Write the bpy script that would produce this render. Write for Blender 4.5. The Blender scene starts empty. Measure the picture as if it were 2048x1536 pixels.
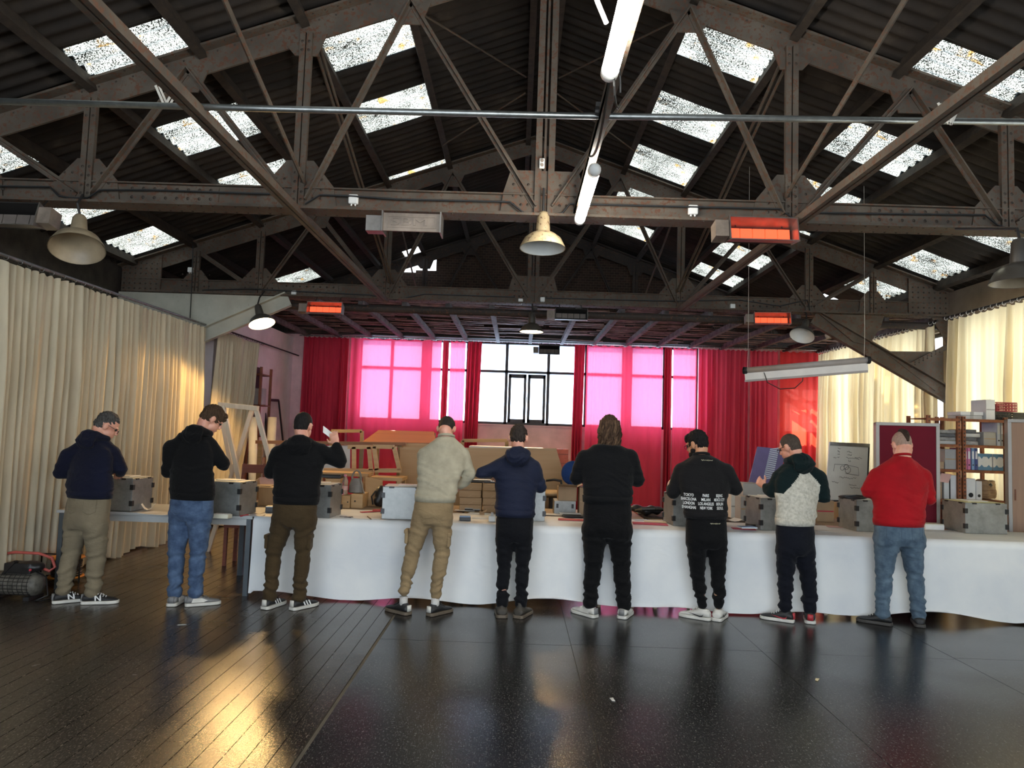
import bpy, bmesh, math, random
import numpy as np
from mathutils import Vector, Matrix, noise as mnoise
random.seed(7); rng = np.random.default_rng(7)
SC = bpy.context.scene
COL = SC.collection
PI = math.pi

# ------------------------------------------------------------------ camera
F, CX, CY, CAMH, ROLL = 1420.0, 1024.0, 768.0, 1.62, 0.033
_Y = Vector((9, -96, -F)).normalized()
_X = Vector((math.cos(ROLL), -math.sin(ROLL), 0)); _X = (_X - _Y * _X.dot(_Y)).normalized()
_Z = _X.cross(_Y)
RW = Matrix((_X, _Y, _Z))            # camera -> world rotation
cam = bpy.data.cameras.new('camera'); camo = bpy.data.objects.new('camera', cam); COL.objects.link(camo)
cam.sensor_width = 36; cam.lens = 36 * F / 2048; cam.clip_end = 200; cam.clip_start = .05
camo.matrix_world = Matrix.Translation((0, 0, CAMH)) @ RW.to_4x4()
SC.camera = camo
# ------------------------------------------------------------------ world, sun, exposure
w = bpy.data.worlds.new('sky'); SC.world = w; w.use_nodes = True
bg = w.node_tree.nodes['Background']; bg.inputs[0].default_value = (.80, .90, 1.0, 1); bg.inputs[1].default_value = 1.0
SUN_DIR = Vector((-.079, 1, 1.0)).normalized()
sl = bpy.data.lights.new('sun', 'SUN'); sl.energy = 4.0; sl.angle = .009; sl.color = (1, .84, .6)
so = bpy.data.objects.new('sun', sl); COL.objects.link(so); so.rotation_euler = SUN_DIR.to_track_quat('Z', 'Y').to_euler()
SC.view_settings.view_transform = 'Standard'; SC.view_settings.look = 'None'
SC.view_settings.gamma = 1; SC.view_settings.use_curve_mapping = False
SC.view_settings.exposure = 2.8
cy = SC.cycles
cy.max_bounces = 7; cy.diffuse_bounces = 4; cy.glossy_bounces = 3; cy.transmission_bounces = 4; cy.transparent_max_bounces = 8
cy.caustics_reflective = False; cy.caustics_refractive = False; cy.sample_clamp_indirect = 6; cy.use_denoising = True

# ------------------------------------------------------------------ helpers
def ray(x, y): return RW @ Vector(((x - CX) / F, -(y - CY) / F, -1))
def W(x, y, Y):                       # point of the place at depth Y behind a pixel
    d = ray(x, y); return Vector((0, 0, CAMH)) + d * (Y / d.y)
def WZ(x, y, Z): d = ray(x, y); return Vector((0, 0, CAMH)) + d * ((Z - CAMH) / d.z)
def WX(x, y, X): d = ray(x, y); return Vector((0, 0, CAMH)) + d * (X / d.x)
V = Vector

class MB:
    def __init__(s): s.v = []; s.f = []
    def add(s, vs, fs):
        o = len(s.v); s.v += [tuple(p) for p in vs]; s.f += [tuple(i + o for i in f) for f in fs]; return s
    def box(s, c, size, R=None):
        c = V(c); h = V(size) / 2; vs = []
        for z in (-1, 1):
            for y in (-1, 1):
                for x in (-1, 1):
                    p = V((x * h.x, y * h.y, z * h.z)); vs.append(c + (R @ p if R else p))
        return s.add(vs, [(0, 2, 3, 1), (4, 5, 7, 6), (0, 1, 5, 4), (2, 6, 7, 3), (0, 4, 6, 2), (1, 3, 7, 5)])
    def bx(s, x0, x1, y0, y1, z0, z1): return s.box(((x0 + x1) / 2, (y0 + y1) / 2, (z0 + z1) / 2), (x1 - x0, y1 - y0, z1 - z0))
    def bar(s, p, q, w, h, up=(0, 0, 1)):     # box from p to q: w sideways, h along up
        p, q = V(p), V(q); d = (q - p); L = d.length; d.normalize(); u = V(up)
        x = d.cross(u)
        if x.length < 1e-4: x = d.cross(V((1, 0, 0)))
        x.normalize(); u = x.cross(d)
        R = Matrix((x, d, u)).transposed()
        return s.box((p + q) / 2, (w, L, h), R)
    def tube(s, pts, r, n=8, cap=True):
        pts = [V(p) for p in pts]; rs = r if isinstance(r, (list, tuple)) else [r] * len(pts)
        vs = []; fs = []; prev = None
        for i, p in enumerate(pts):
            d = (pts[min(i + 1, len(pts) - 1)] - pts[max(i - 1, 0)]).normalized()
            a = prev if prev is not None else (V((0, 0, 1)) if abs(d.z) < .9 else V((1, 0, 0)))
            u = (a - d * a.dot(d)).normalized(); prev = u; v = d.cross(u)
            for k in range(n):
                t = 2 * PI * k / n; vs.append(p + (u * math.cos(t) + v * math.sin(t)) * rs[i])
        for i in range(len(pts) - 1):
            for k in range(n):
                a = i * n + k; b = i * n + (k + 1) % n; fs.append((a, b, b + n, a + n))
        if cap: fs += [tuple(range(n))[::-1], tuple(range((len(pts) - 1) * n, len(pts) * n))]
        return s.add(vs, fs)
    def loft(s, rings, n=16):                 # rings: (center, uvec, vvec) half-axes
        vs = []; fs = []
        for c, u, v in rings:
            c, u, v = V(c), V(u), V(v)
            for k in range(n):
                t = 2 * PI * k / n; vs.append(c + u * math.cos(t) + v * math.sin(t))
        m = len(rings)
        for i in range(m - 1):
            for k in range(n):
                a = i * n + k; b = i * n + (k + 1) % n; fs.append((a, b, b + n, a + n))
        fs += [tuple(range(n))[::-1], tuple(range((m - 1) * n, m * n))]
        return s.add(vs, fs)
    def ball(s, c, r, R=None, nu=14, nv=9):
        c = V(c); r = r if isinstance(r, (tuple, list)) else (r, r, r); vs = []; fs = []
        for j in range(nv + 1):
            ph = PI * j / nv
            for i in range(nu):
                t = 2 * PI * i / nu
                p = V((r[0] * math.sin(ph) * math.cos(t), r[1] * math.sin(ph) * math.sin(t), r[2] * math.cos(ph)))
                vs.append(c + (R @ p if R else p))
        for j in range(nv):
            for i in range(nu):
                a = j * nu + i; b = j * nu + (i + 1) % nu
                if j == 0: fs.append((a, a + nu, b + nu))
                elif j == nv - 1: fs.append((a, a + nu, b))
                else: fs.append((a, a + nu, b + nu, b))
        return s.add(vs, fs)
    def lathe(s, prof, n=24, c=(0, 0, 0), R=None, closed=False):
        c = V(c); vs = []; fs = []
        for r, z in prof:
            for k in range(n):
                t = 2 * PI * k / n; p = V((r * math.cos(t), r * math.sin(t), z)); vs.append(c + (R @ p if R else p))
        m = len(prof)
        for i in range(m - 1 + (1 if closed else 0)):
            for k in range(n):
                a = i * n + k; b = i * n + (k + 1) % n; e = ((i + 1) % m) * n
                fs.append((a, b, e + (k + 1) % n, e + k))
        return s.add(vs, fs)
    def prism(s, poly, d):                    # polygon of 3d points swept by vector d
        n = len(poly); p = [V(q) for q in poly]; d = V(d)
        fs = [tuple(range(n))[::-1], tuple(range(n, 2 * n))] + [(i, (i + 1) % n, (i + 1) % n + n, i + n) for i in range(n)]
        return s.add(p + [q + d for q in p], fs)
    def grid(s, fn, nu, nv):
        vs = [fn(i / nu, j / nv) for j in range(nv + 1) for i in range(nu + 1)]
        fs = [(j * (nu + 1) + i, j * (nu + 1) + i + 1, (j + 1) * (nu + 1) + i + 1, (j + 1) * (nu + 1) + i) for j in range(nv) for i in range(nu)]
        return s.add(vs, fs)
    def mesh(s, name, mat, off=(0, 0, 0), smooth=False):
        me = bpy.data.meshes.new(name); o = V(off)
        me.from_pydata([(p[0] - o.x, p[1] - o.y, p[2] - o.z) for p in s.v], [], s.f)
        bm = bmesh.new(); bm.from_mesh(me); bmesh.ops.recalc_face_normals(bm, faces=bm.faces); bm.to_mesh(me); bm.free()
        if mat: me.materials.append(mat)
        if smooth: me.polygons.foreach_set('use_smooth', [True] * len(me.polygons))
        me.update(); return me
    def build(s, name, mat, parent=None, smooth=False, local=False, loc=None):
        off = V((0, 0, 0))
        if parent and not local: off = V(parent.location)
        if parent and not local and parent.parent: off += V(parent.parent.location)
        if parent is None and loc is not None: off = V(loc)
        o = bpy.data.objects.new(name, s.mesh(name, mat, off, smooth)); COL.objects.link(o)
        if parent: o.parent = parent
        elif loc is not None: o.location = loc
        return o

def empty(name, loc, rz=0):
    o = bpy.data.objects.new(name, None); COL.objects.link(o); o.location = loc; o.rotation_euler = (0, 0, rz); o.empty_display_size = .1; return o
def tag(o, label=None, cat=None, group=None, kind=None):
    if label: o['label'] = label
    if cat: o['category'] = cat
    if group: o['group'] = group
    if kind: o['kind'] = kind
    return o
def copy_tree(o, parent=None):
    c = o.copy(); COL.objects.link(c); c.parent = parent
    for ch in list(o.children): copy_tree(ch, c)
    return c
def bevel(o, w=.004, seg=2):
    m = o.modifiers.new('b', 'BEVEL'); m.width = w; m.segments = seg; m.limit_method = 'ANGLE'; return o

def text(name, body, size, mat, parent, fn, thick=None, local=False, bold=0):
    """flat lettering as a mesh; fn maps glyph (x, y) to a point of the place"""
    cu = bpy.data.curves.new('t', 'FONT'); cu.body = body; cu.size = size; cu.align_x = 'CENTER'; cu.align_y = 'CENTER'; cu.resolution_u = 3; cu.offset = bold
    to = bpy.data.objects.new('t', cu); COL.objects.link(to); dg = bpy.context.evaluated_depsgraph_get()
    me = bpy.data.meshes.new_from_object(to.evaluated_get(dg)); bpy.data.objects.remove(to)
    mb = MB(); mb.v = [tuple(fn(v.co.x, v.co.y)) for v in me.vertices]; mb.f = [tuple(p.vertices) for p in me.polygons]
    o = mb.build(name, mat, parent, local=local)
    if thick: m = o.modifiers.new('s', 'SOLIDIFY'); m.thickness = V(thick).length
    return o

# ------------------------------------------------------------------ materials
def nt(name):
    m = bpy.data.materials.new(name); m.use_nodes = True; t = m.node_tree; b = t.nodes['Principled BSDF']; return m, t, b
def N(t, k, **kw):
    n = t.nodes.new(k)
    for a, v in kw.items(): setattr(n, a, v)
    return n
def rgb(c): return (c[0], c[1], c[2], 1)
def srgb(r, g, b): return tuple(((x / 255) / 12.92 if x / 255 <= .04045 else ((x / 255 + .055) / 1.055) ** 2.4) for x in (r, g, b))
def coords(t, scale=(1, 1, 1), kind='Object', rot=(0, 0, 0)):
    tc = N(t, 'ShaderNodeTexCoord'); mp = N(t, 'ShaderNodeMapping'); mp.inputs['Scale'].default_value = scale; mp.inputs['Rotation'].default_value = rot
    t.links.new(tc.outputs[kind], mp.inputs[0]); return mp.outputs[0]
def noi(t, vec, scale, detail=4, rough=.55, dist=0):
    n = N(t, 'ShaderNodeTexNoise'); n.inputs['Scale'].default_value = scale; n.inputs['Detail'].default_value = detail
    n.inputs['Roughness'].default_value = rough; n.inputs['Distortion'].default_value = dist
    if vec is not None: t.links.new(vec, n.inputs['Vector'])
    return n.outputs[0]
def ramp(t, fac, stops):
    r = N(t, 'ShaderNodeValToRGB'); e = r.color_ramp.elements
    while len(e) < len(stops): e.new(.5)
    for k, (p, c) in enumerate(stops): e[k].position = p; e[k].color = rgb(c) if len(c) == 3 else c
    t.links.new(fac, r.inputs[0]); return r.outputs[0]
def bump(t, b, h, s=.2, d=.01):
    n = N(t, 'ShaderNodeBump'); n.inputs['Strength'].default_value = s; n.inputs['Distance'].default_value = d
    t.links.new(h, n.inputs['Height']); t.links.new(n.outputs[0], b.inputs['Normal'])
def mk(name, c, rough=.6, metal=0, var=.18, vs=6, bs=60, bstr=.15, spec=.5, c2=None, stretch=(1, 1, 1), kind='Object', bd=.004):
    m, t, b = nt(name); v = coords(t, stretch, kind)
    n = noi(t, v, vs); c2 = c2 or tuple(x * (1 - var * 1.6) for x in c)
    t.links.new(ramp(t, n, [(.3, c2), (.7, tuple(min(1, x * (1 + var * .5)) for x in c))]), b.inputs['Base Color'])
    b.inputs['Roughness'].default_value = rough; b.inputs['Metallic'].default_value = metal
    b.inputs['Specular IOR Level'].default_value = spec
    if bstr: bump(t, b, noi(t, v, bs), bstr, bd)
    return m
def cloth(name, c, rough=.9, c2=None, scale=5, wr=.35, sheen=.05):
    m, t, b = nt(name); v = coords(t)
    n = noi(t, v, scale, 3); c2 = c2 or tuple(x * .72 for x in c)
    t.links.new(ramp(t, n, [(.3, c2), (.7, c)]), b.inputs['Base Color'])
    b.inputs['Roughness'].default_value = rough; b.inputs['Specular IOR Level'].default_value = .2
    b.inputs['Sheen Weight'].default_value = sheen; b.inputs['Sheen Roughness'].default_value = .5
    v2 = coords(t, (1, 1, 1.8)); h = N(t, 'ShaderNodeMath', operation='ADD')
    t.links.new(noi(t, v2, 14, 3, .5, 1.2), h.inputs[0])
    w2 = noi(t, v, 420, 1); q = N(t, 'ShaderNodeMath', operation='MULTIPLY'); q.inputs[1].default_value = .06
    t.links.new(w2, q.inputs[0]); t.links.new(q.outputs[0], h.inputs[1]); bump(t, b, h.outputs[0], wr, .02)
    return m
def wood(name, c, c2, rough=.55, axis='X', scale=1.0, bs=.15):
    m, t, b = nt(name); st = {'X': (.6, 9, 9), 'Y': (9, .6, 9), 'Z': (9, 9, .6)}[axis]
    v = coords(t, tuple(x * scale for x in st)); n = noi(t, v, 2.2, 6, .6, .6)
    t.links.new(ramp(t, n, [(.3, c2), (.68, c)]), b.inputs['Base Color']); b.inputs['Roughness'].default_value = rough
    bump(t, b, n, bs, .004); return m
def emit(name, c, s):
    m, t, b = nt(name); b.inputs['Base Color'].default_value = rgb(c); b.inputs['Emission Color'].default_value = rgb(c); b.inputs['Emission Strength'].default_value = s; return m

def rusty(name, c, c2, rust=(.09, .035, .015), amt=.52, rough=.75):
    m, t, b = nt(name); v = coords(t)
    n1 = noi(t, v, 3.0, 5); base = ramp(t, n1, [(.3, c2), (.7, c)])
    n2 = noi(t, v, 26, 6, .7); f = ramp(t, n2, [(amt, (0, 0, 0)), (amt + .07, (1, 1, 1))])
    mx = N(t, 'ShaderNodeMix', data_type='RGBA'); t.links.new(f, mx.inputs[0]); t.links.new(base, mx.inputs[6]); mx.inputs[7].default_value = rgb(rust)
    t.links.new(mx.outputs[2], b.inputs['Base Color']); b.inputs['Roughness'].default_value = rough; bump(t, b, n2, .3, .004); return m
M = {}
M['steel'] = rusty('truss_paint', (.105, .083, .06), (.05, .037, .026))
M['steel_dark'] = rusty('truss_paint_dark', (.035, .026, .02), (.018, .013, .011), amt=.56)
M['steel_white'] = rusty('brace_paint_white', (.46, .45, .37), (.33, .32, .26), amt=.66)
M['rivet'] = mk('rivet_iron', (.05, .036, .026), .7, .2)
M['galv'] = mk('galvanised', (.30, .31, .30), .38, .9, .15, 20)
M['dark'] = mk('dark_metal', (.025, .023, .022), .55, .4)
M['black'] = mk('black_plastic', (.012, .012, .013), .45)
M['white'] = mk('white_plastic', (.72, .71, .67), .45, var=.08)
M['cable'] = mk('cable_black', (.012, .012, .012), .5, bstr=0)
M['purlin'] = mk('purlin_timber', (.032, .021, .0125), .85, var=.4, vs=12)
# asbestos cement sheets
def sheet_mat():
    m, t, b = nt('roof_sheet_cement'); v = coords(t, (1, 1, 1)); n = noi(t, v, 2.3, 6, .65)
    info = N(t, 'ShaderNodeObjectInfo')
    c = ramp(t, n, [(.25, (.006, .004, .003)), (.6, (.022, .0148, .0095)), (.85, (.062, .046, .029))])
    hs = N(t, 'ShaderNodeHueSaturation'); t.links.new(c, hs.inputs['Color']); mr = N(t, 'ShaderNodeMapRange'); mr.inputs[3].default_value = .55; mr.inputs[4].default_value = 1.25
    t.links.new(info.outputs['Random'], mr.inputs[0]); t.links.new(mr.outputs[0], hs.inputs['Value'])
    t.links.new(hs.outputs[0], b.inputs['Base Color']); b.inputs['Roughness'].default_value = .9; bump(t, b, noi(t, v, 40), .2, .005); return m
M['sheet'] = sheet_mat()
def skylight_mat():
    m, t, b = nt('skylight_fibreglass'); out = t.nodes['Material Output']; t.nodes.remove(b)
    v = coords(t); big = noi(t, v, 2.2, 3); fine = noi(t, v, 95, 4, .75)
    ad = N(t, 'ShaderNodeMath', operation='MULTIPLY_ADD'); t.links.new(big, ad.inputs[0]); ad.inputs[1].default_value = .28; t.links.new(fine, ad.inputs[2])
    mask = ramp(t, ad.outputs[0], [(.632, (1, 1, 1)), (.658, (0, 0, 0))])
    rust = ramp(t, noi(t, v, 5, 3), [(.62, (.135, .155, .162)), (.70, (.155, .095, .032))])
    tr = N(t, 'ShaderNodeBsdfTranslucent'); t.links.new(rust, tr.inputs[0])
    tp = N(t, 'ShaderNodeBsdfTransparent'); tp.inputs[0].default_value = (.5, .6, .65, 1)
    m1 = N(t, 'ShaderNodeMixShader'); m1.inputs[0].default_value = .02; t.links.new(tr.outputs[0], m1.inputs[1]); t.links.new(tp.outputs[0], m1.inputs[2])
    df = N(t, 'ShaderNodeBsdfDiffuse'); df.inputs[0].default_value = (.03, .028, .022, 1)
    ms = N(t, 'ShaderNodeMixShader'); t.links.new(mask, ms.inputs[0]); t.links.new(df.outputs[0], ms.inputs[1]); t.links.new(m1.outputs[0], ms.inputs[2])
    t.links.new(ms.outputs[0], out.inputs[0]); return m
M['skylight'] = skylight_mat()
def drape(name, c, trans, see=0.0, seec=(1, 1, 1), tcol=None, weave=True):
    m, t, b = nt(name); out = t.nodes['Material Output']; v = coords(t)
    n = noi(t, coords(t, (1, 1, .25)), 5, 4); col = ramp(t, n, [(.3, tuple(x * .75 for x in c)), (.7, c)])
    t.links.new(col, b.inputs['Base Color']); b.inputs['Roughness'].default_value = .9; b.inputs['Specular IOR Level'].default_value = .15
    bump(t, b, noi(t, v, 300, 2), .1, .002)
    tr = N(t, 'ShaderNodeBsdfTranslucent'); tr.inputs[0].default_value = rgb(tcol or c)
    m1 = N(t, 'ShaderNodeMixShader'); m1.inputs[0].default_value = trans; t.links.new(b.outputs[0], m1.inputs[1]); t.links.new(tr.outputs[0], m1.inputs[2]); last = m1
    if see:
        tp = N(t, 'ShaderNodeBsdfTransparent'); tp.inputs[0].default_value = rgb(seec)
        ms = N(t, 'ShaderNodeMixShader'); ms.inputs[0].default_value = see; t.links.new(last.outputs[0], ms.inputs[1]); t.links.new(tp.outputs[0], ms.inputs[2]); last = ms
    t.links.new(last.outputs[0], out.inputs[0]); return m
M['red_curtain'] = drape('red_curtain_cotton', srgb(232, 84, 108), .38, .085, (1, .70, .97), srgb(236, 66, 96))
M['red_curtain_sun'] = drape('red_curtain_sunlit_cotton', srgb(235, 76, 84), .5, .02, (1, .4, .3), srgb(250, 92, 70))  # lit copy of the red curtain: orange sun glow put into its colour
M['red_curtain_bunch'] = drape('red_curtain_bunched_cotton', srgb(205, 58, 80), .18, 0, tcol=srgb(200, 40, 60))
M['beige_curtain'] = drape('beige_curtain_cotton', srgb(208, 196, 170), .12, 0)
M['cream_curtain'] = drape('cream_curtain_cotton', srgb(226, 214, 184), .62, 0, tcol=srgb(250, 234, 194))
def pane_mat(clear=.10, name='frosted_pane', tint=(.70, .82, 1.0)):
    m, t, b = nt(name); out = t.nodes['Material Output']
    tr = N(t, 'ShaderNodeBsdfTranslucent'); tr.inputs[0].default_value = rgb(tint)
    tp = N(t, 'ShaderNodeBsdfTransparent'); tp.inputs[0].default_value = (.95, .97, 1, 1)
    m1 = N(t, 'ShaderNodeMixShader'); m1.inputs[0].default_value = clear; t.links.new(tr.outputs[0], m1.inputs[1]); t.links.new(tp.outputs[0], m1.inputs[2])
    gl = N(t, 'ShaderNodeBsdfGlossy'); gl.inputs['Roughness'].default_value = .1
    m2 = N(t, 'ShaderNodeMixShader'); m2.inputs[0].default_value = .05; t.links.new(m1.outputs[0], m2.inputs[1]); t.links.new(gl.outputs[0], m2.inputs[2])
    t.links.new(m2.outputs[0], out.inputs[0]); return m
M['pane'] = pane_mat(); M['pane_warm'] = pane_mat(.25, 'warm_tint_pane', (.92, .88, .80))  # second pane: warmth of the daylight on the cream curtains put into its tint
M['frame'] = mk('window_frame_grey', (.055, .05, .05), .6, var=.3)
# floor
def floor_mat(name, base, lite, rough, spk=.66):
    m, t, b = nt(name); v = coords(t, kind='Generated' if False else 'Object'); geo = N(t, 'ShaderNodeNewGeometry')
    p = geo.outputs['Position']
    mp = N(t, 'ShaderNodeMapping'); mp.inputs['Scale'].default_value = (14, 2.2, 1); t.links.new(p, mp.inputs[0])
    scr = noi(t, mp.outputs[0], 11, 6, .75, .25); big = noi(t, p, 1.1, 5)
    info = N(t, 'ShaderNodeObjectInfo')
    col = ramp(t, scr, [(.45, base), (spk, tuple(x * 1.6 for x in base)), (spk + .12, lite)])
    spec = noi(t, p, 75, 4, .75); f = ramp(t, spec, [(.602, (0, 0, 0)), (.64, (1, 1, 1))])
    mx = N(t, 'ShaderNodeMix', data_type='RGBA'); t.links.new(f, mx.inputs[0]); t.links.new(col, mx.inputs[6]); mx.inputs[7].default_value = rgb(lite)
    t.links.new(mx.outputs[2], b.inputs['Base Color'])
    rr = ramp(t, big, [(.3, (rough * .75,) * 3), (.7, (rough * 1.35,) * 3)]); t.links.new(rr, b.inputs['Roughness'])
    b.inputs['Specular IOR Level'].default_value = .65
    hh = N(t, 'ShaderNodeMath', operation='MULTIPLY_ADD'); t.links.new(noi(t, p, 260, 3, .7), hh.inputs[0]); hh.inputs[1].default_value = .5; t.links.new(scr, hh.inputs[2]); bump(t, b, hh.outputs[0], .12, .003); return m
M['plank'] = floor_mat('floor_plank_dark', (.019, .0145, .0115), (.19, .155, .115), .23, .545)
M['lino'] = floor_mat('floor_sheet_black', (.0115, .0115, .012), (.17, .16, .14), .20, .565)
M['seam'] = mk('seam_dust', (.14, .12, .09), .9)
# walls
M['wallpink'] = mk('wall_plaster_pale', srgb(226, 214, 214), .85, var=.10, vs=2.5, bs=12, bstr=.2)
M['wallback'] = mk('wall_plaster_pinkish', srgb(226, 188, 188), .85, var=.15, vs=2.5, bs=12, bstr=.2)
M['walldark'] = mk('wall_render_tan', (.30, .25, .19), .9, var=.2, vs=2)
def brick_mat():
    m, t, b = nt('gable_brick'); v = coords(t, (1, 1, 1), rot=(PI / 2, 0, 0)); bk = N(t, 'ShaderNodeTexBrick')
    bk.inputs['Color1'].default_value = (.055, .03, .021, 1); bk.inputs['Color2'].default_value = (.03, .02, .016, 1); bk.inputs['Mortar'].default_value = (.085, .06, .04, 1)
    bk.inputs['Scale'].default_value = 4.6; bk.inputs['Mortar Size'].default_value = .02; bk.inputs['Bias'].default_value = .1
    t.links.new(v, bk.inputs[0]); t.links.new(bk.outputs[0], b.inputs['Base Color']); b.inputs['Roughness'].default_value = .95; return m
M['brick'] = brick_mat()

# ------------------------------------------------------------------ the hall: floor, walls
XK = .175                                   # ridge line
YN, YT, Y3, YB = 6.17, 10.4, 14.5, 14.8
YR = -5.0
fl = MB().bx(-6.2, 6.9, YR, YB + .3, -.12, -.012).build('floor', M['seam']); tag(fl, kind='structure')
PX0 = -1.02
wpl = .118; n = int((PX0 + 6.1) / wpl)
pm = {}
def plank_mesh(L):
    k = round(L, 2)
    if k not in pm: pm[k] = MB().bx(-wpl / 2 + .0022, wpl / 2 - .0022, 0, L - .003, -.012, 0).mesh('floor_plank', M['plank'])
    return pm[k]
for i in range(n):
    x = PX0 - (i + .5) * wpl; y = -.4 - random.choice([0, .6, 1.2, 1.9])
    while y < YB + .2:
        L = random.choice([4.2, 4.8, 5.4, 6.0]); L = min(L, YB + .25 - y)
        if L > .3:
            o = bpy.data.objects.new('floor_plank', plank_mesh(L)); COL.objects.link(o); o.parent = fl; o.location = (x, y, random.uniform(-.0006, .0006))
        y += L
sm = MB().bx(.0022, 1.47 - .0022, .0022, 2.44 - .0022, -.012, 0).mesh('floor_sheet', M['lino'])
for i in range(6):
    for j in range(7):
        o = bpy.data.objects.new('floor_sheet', sm); COL.objects.link(o); o.parent = fl
        o.location = (PX0 + .022 + i * 1.4695, -1.72 + j * 2.44 - (0.0 if i % 2 else .03), random.uniform(-.0005, .0005))

def struct(name, mb, mat, parent=None): return tag(mb.build(name, mat, parent), kind='structure' if parent is None else None)
struct('wall_left', MB().bx(-6.2, -6.05, YR, YB + .3, -.1, 4.3), mk('wall_dark_brown', (.055, .045, .035), .95, var=.3))  # darker brown than the other walls
inner = struct('wall_left_inner', MB().bx(-6.04, -4.75, 10.95, YB, 0, 3.46), M['wallpink'])
# right wall: piers and bands round the window openings
WR = 6.42
rw = MB(); openings = [(3.4, 6.4), (7.2, 9.9), (10.75, 12.1), (12.4, 14.3)]; ZS, ZT = 1.05, 3.36
rw.bx(WR, WR + .22, YR, YB + .3, -.1, ZS).bx(WR, WR + .22, YR, YB + .3, ZT, 3.92)
yy = YR
for a, b_ in openings: rw.bx(WR, WR + .22, yy, a, ZS, ZT); yy = b_
rw.bx(WR, WR + .22, yy, YB + .3, ZS, ZT)
struct('wall_right', rw, M['walldark'])
for k, (a, b_) in enumerate(openings):
    wi = MB(); Xw = WR + .11
    for y in (a + .03, b_ - .03): wi.bx(Xw - .03, Xw + .03, y - .03, y + .03, ZS, ZT)
    nm = max(1, round((b_ - a) / .85))
    for q in range(1, nm): y = a + (b_ - a) * q / nm; wi.bx(Xw - .025, Xw + .025, y - .025, y + .025, ZS, ZT)
    for z in (ZS + .03, 2.55, ZT - .03): wi.bx(Xw - .028, Xw + .028, a, b_, z - .03, z + .03)
    wo = struct('window_%d' % (k + 4), wi, M['frame'])
    for q in range(nm):
        y0 = a + (b_ - a) * q / nm; y1 = a + (b_ - a) * (q + 1) / nm
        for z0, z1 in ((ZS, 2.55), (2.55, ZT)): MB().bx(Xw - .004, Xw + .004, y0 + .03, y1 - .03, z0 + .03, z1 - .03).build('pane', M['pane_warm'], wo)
# back wall: piers between the window openings, brick gable above
wb = MB(); zs, zt = 1.77, 3.50
wins = [(-3.34, -2.01), (-1.87, 2.21), (2.35, 3.76), (5.55, 6.3)]  # last opening is added, so sun glows through the right-end red curtain
wb.bx(-6.1, WR + .2, YB, YB + .25, -.1, zs); wb.bx(-6.1, WR + .2, YB, YB + .25, zt, 3.6)
xx = -6.1
for a, b_ in wins: wb.bx(xx, a, YB, YB + .25, zs, zt); xx = b_
wb.bx(xx, WR + .2, YB, YB + .25, zs, zt).bx(5.55, 6.3, YB, YB + .25, 2.75, zt)
struct('wall_back', wb, M['wallback'])
cols = [[-3.34, -2.67, -2.01], [-1.87, -1.07, -.25, .63, 1.42, 2.21], [2.35, 3.06, 3.76], [5.55, 5.92, 6.3]]
ztr = 2.88
M['clear'] = pane_mat(.9, 'clear_pane')
for k, cs in enumerate(cols):
    f = MB(); Yw = YB + .1; zt, ztr = (3.50, 2.88) if k < 3 else (2.75, 2.45)
    for j, x in enumerate(cs):
        e = .035 if j in (0, len(cs) - 1) else .03
        f.bx(x - e, x + e, Yw - .03, Yw + .03, zs, zt)
    for z in (zs + .025, ztr, zt - .02): f.bx(cs[0], cs[-1], Yw - .03, Yw + .03, z - .025, z + .025)
    if k == 1:                                  # casement in the middle column, with a central stile
        for x0, x1 in ((-.20, .175), (.205, .58)):
            f.bx(x0, x0 + .055, Yw - .06, Yw, zs + .05, ztr - .05); f.bx(x1 - .055, x1, Yw - .06, Yw, zs + .05, ztr - .05)
            f.bx(x0, x1, Yw - .06, Yw, zs + .05, zs + .12); f.bx(x0, x1, Yw - .06, Yw, ztr - .13, ztr - .05)
    wo = struct('window_%d' % (k + 1), f, M['frame'])
    for j in range(len(cs) - 1):
        for z0, z1 in ((zs, ztr), (ztr, zt)):
            MB().bx(cs[j] + .03, cs[j + 1] - .03, Yw - .004, Yw + .004, z0 + .025, z1 - .025).build('pane', M['pane'] if k < 3 else M['clear'], wo)
    if k == 1:
        MB().bx(.18, .20, Yw - .09, Yw - .06, 2.22, 2.36).build('window_handle', M['white'], wo)
        MB().bx(cs[0] - .02, cs[-1] + .02, YB - .06, YB + .1, zs - .03, zs).build('window_sill', M['wallback'], wo)
    zt, ztr = 3.50, 2.88
    if k == 3: MB().bar((5.5, YB + .2, 2.65), (6.3, YB + .2, 2.1), .1, .09).bar((5.6, YB + .2, 2.74), (6.3, YB + .2, 2.35), .05, .04).build('added_shadow_bar', M['dark'], wo)  # bars added outside, unseen, to cast diagonal shadows on the red curtain
SLOPE = .349
def roofz(x, z0=6.12): return z0 - SLOPE * abs(x - XK)
gw = MB()                                        # gable top with broken edge against the roof
xs = np.linspace(-6.1, WR + .2, 90)
prof = [(x, roofz(x) - .05 - (.10 if random.random() < .10 and x < .3 else 0) - (.26 if -2.5 < x < -1.86 else 0)) for x in xs]
for (x0, a0), (x1, a1) in zip(prof[:-1], prof[1:]):
    z = min(a0, a1); gw.bx(x0, x1, YB + .02, YB + .25, 3.58, max(3.7, z))
struct('wall_back_gable', gw, M['brick'])
struct('wall_rear', MB().bx(-6.2, -5.6, YR - .2, YR, -.1, 4.2).bx(6.0, WR + .3, YR - .2, YR, -.1, 4.2).bx(-5.6, 6.0, YR - .2, YR, 4.0, 6.0), M['walldark'])
struct('baseboard_left', MB().bx(-4.86, -4.80, 7.9, 10.9, 0, .07), wood('plinth_pine', (.42, .19, .06), (.28, .11, .04), axis='Y'))

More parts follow.
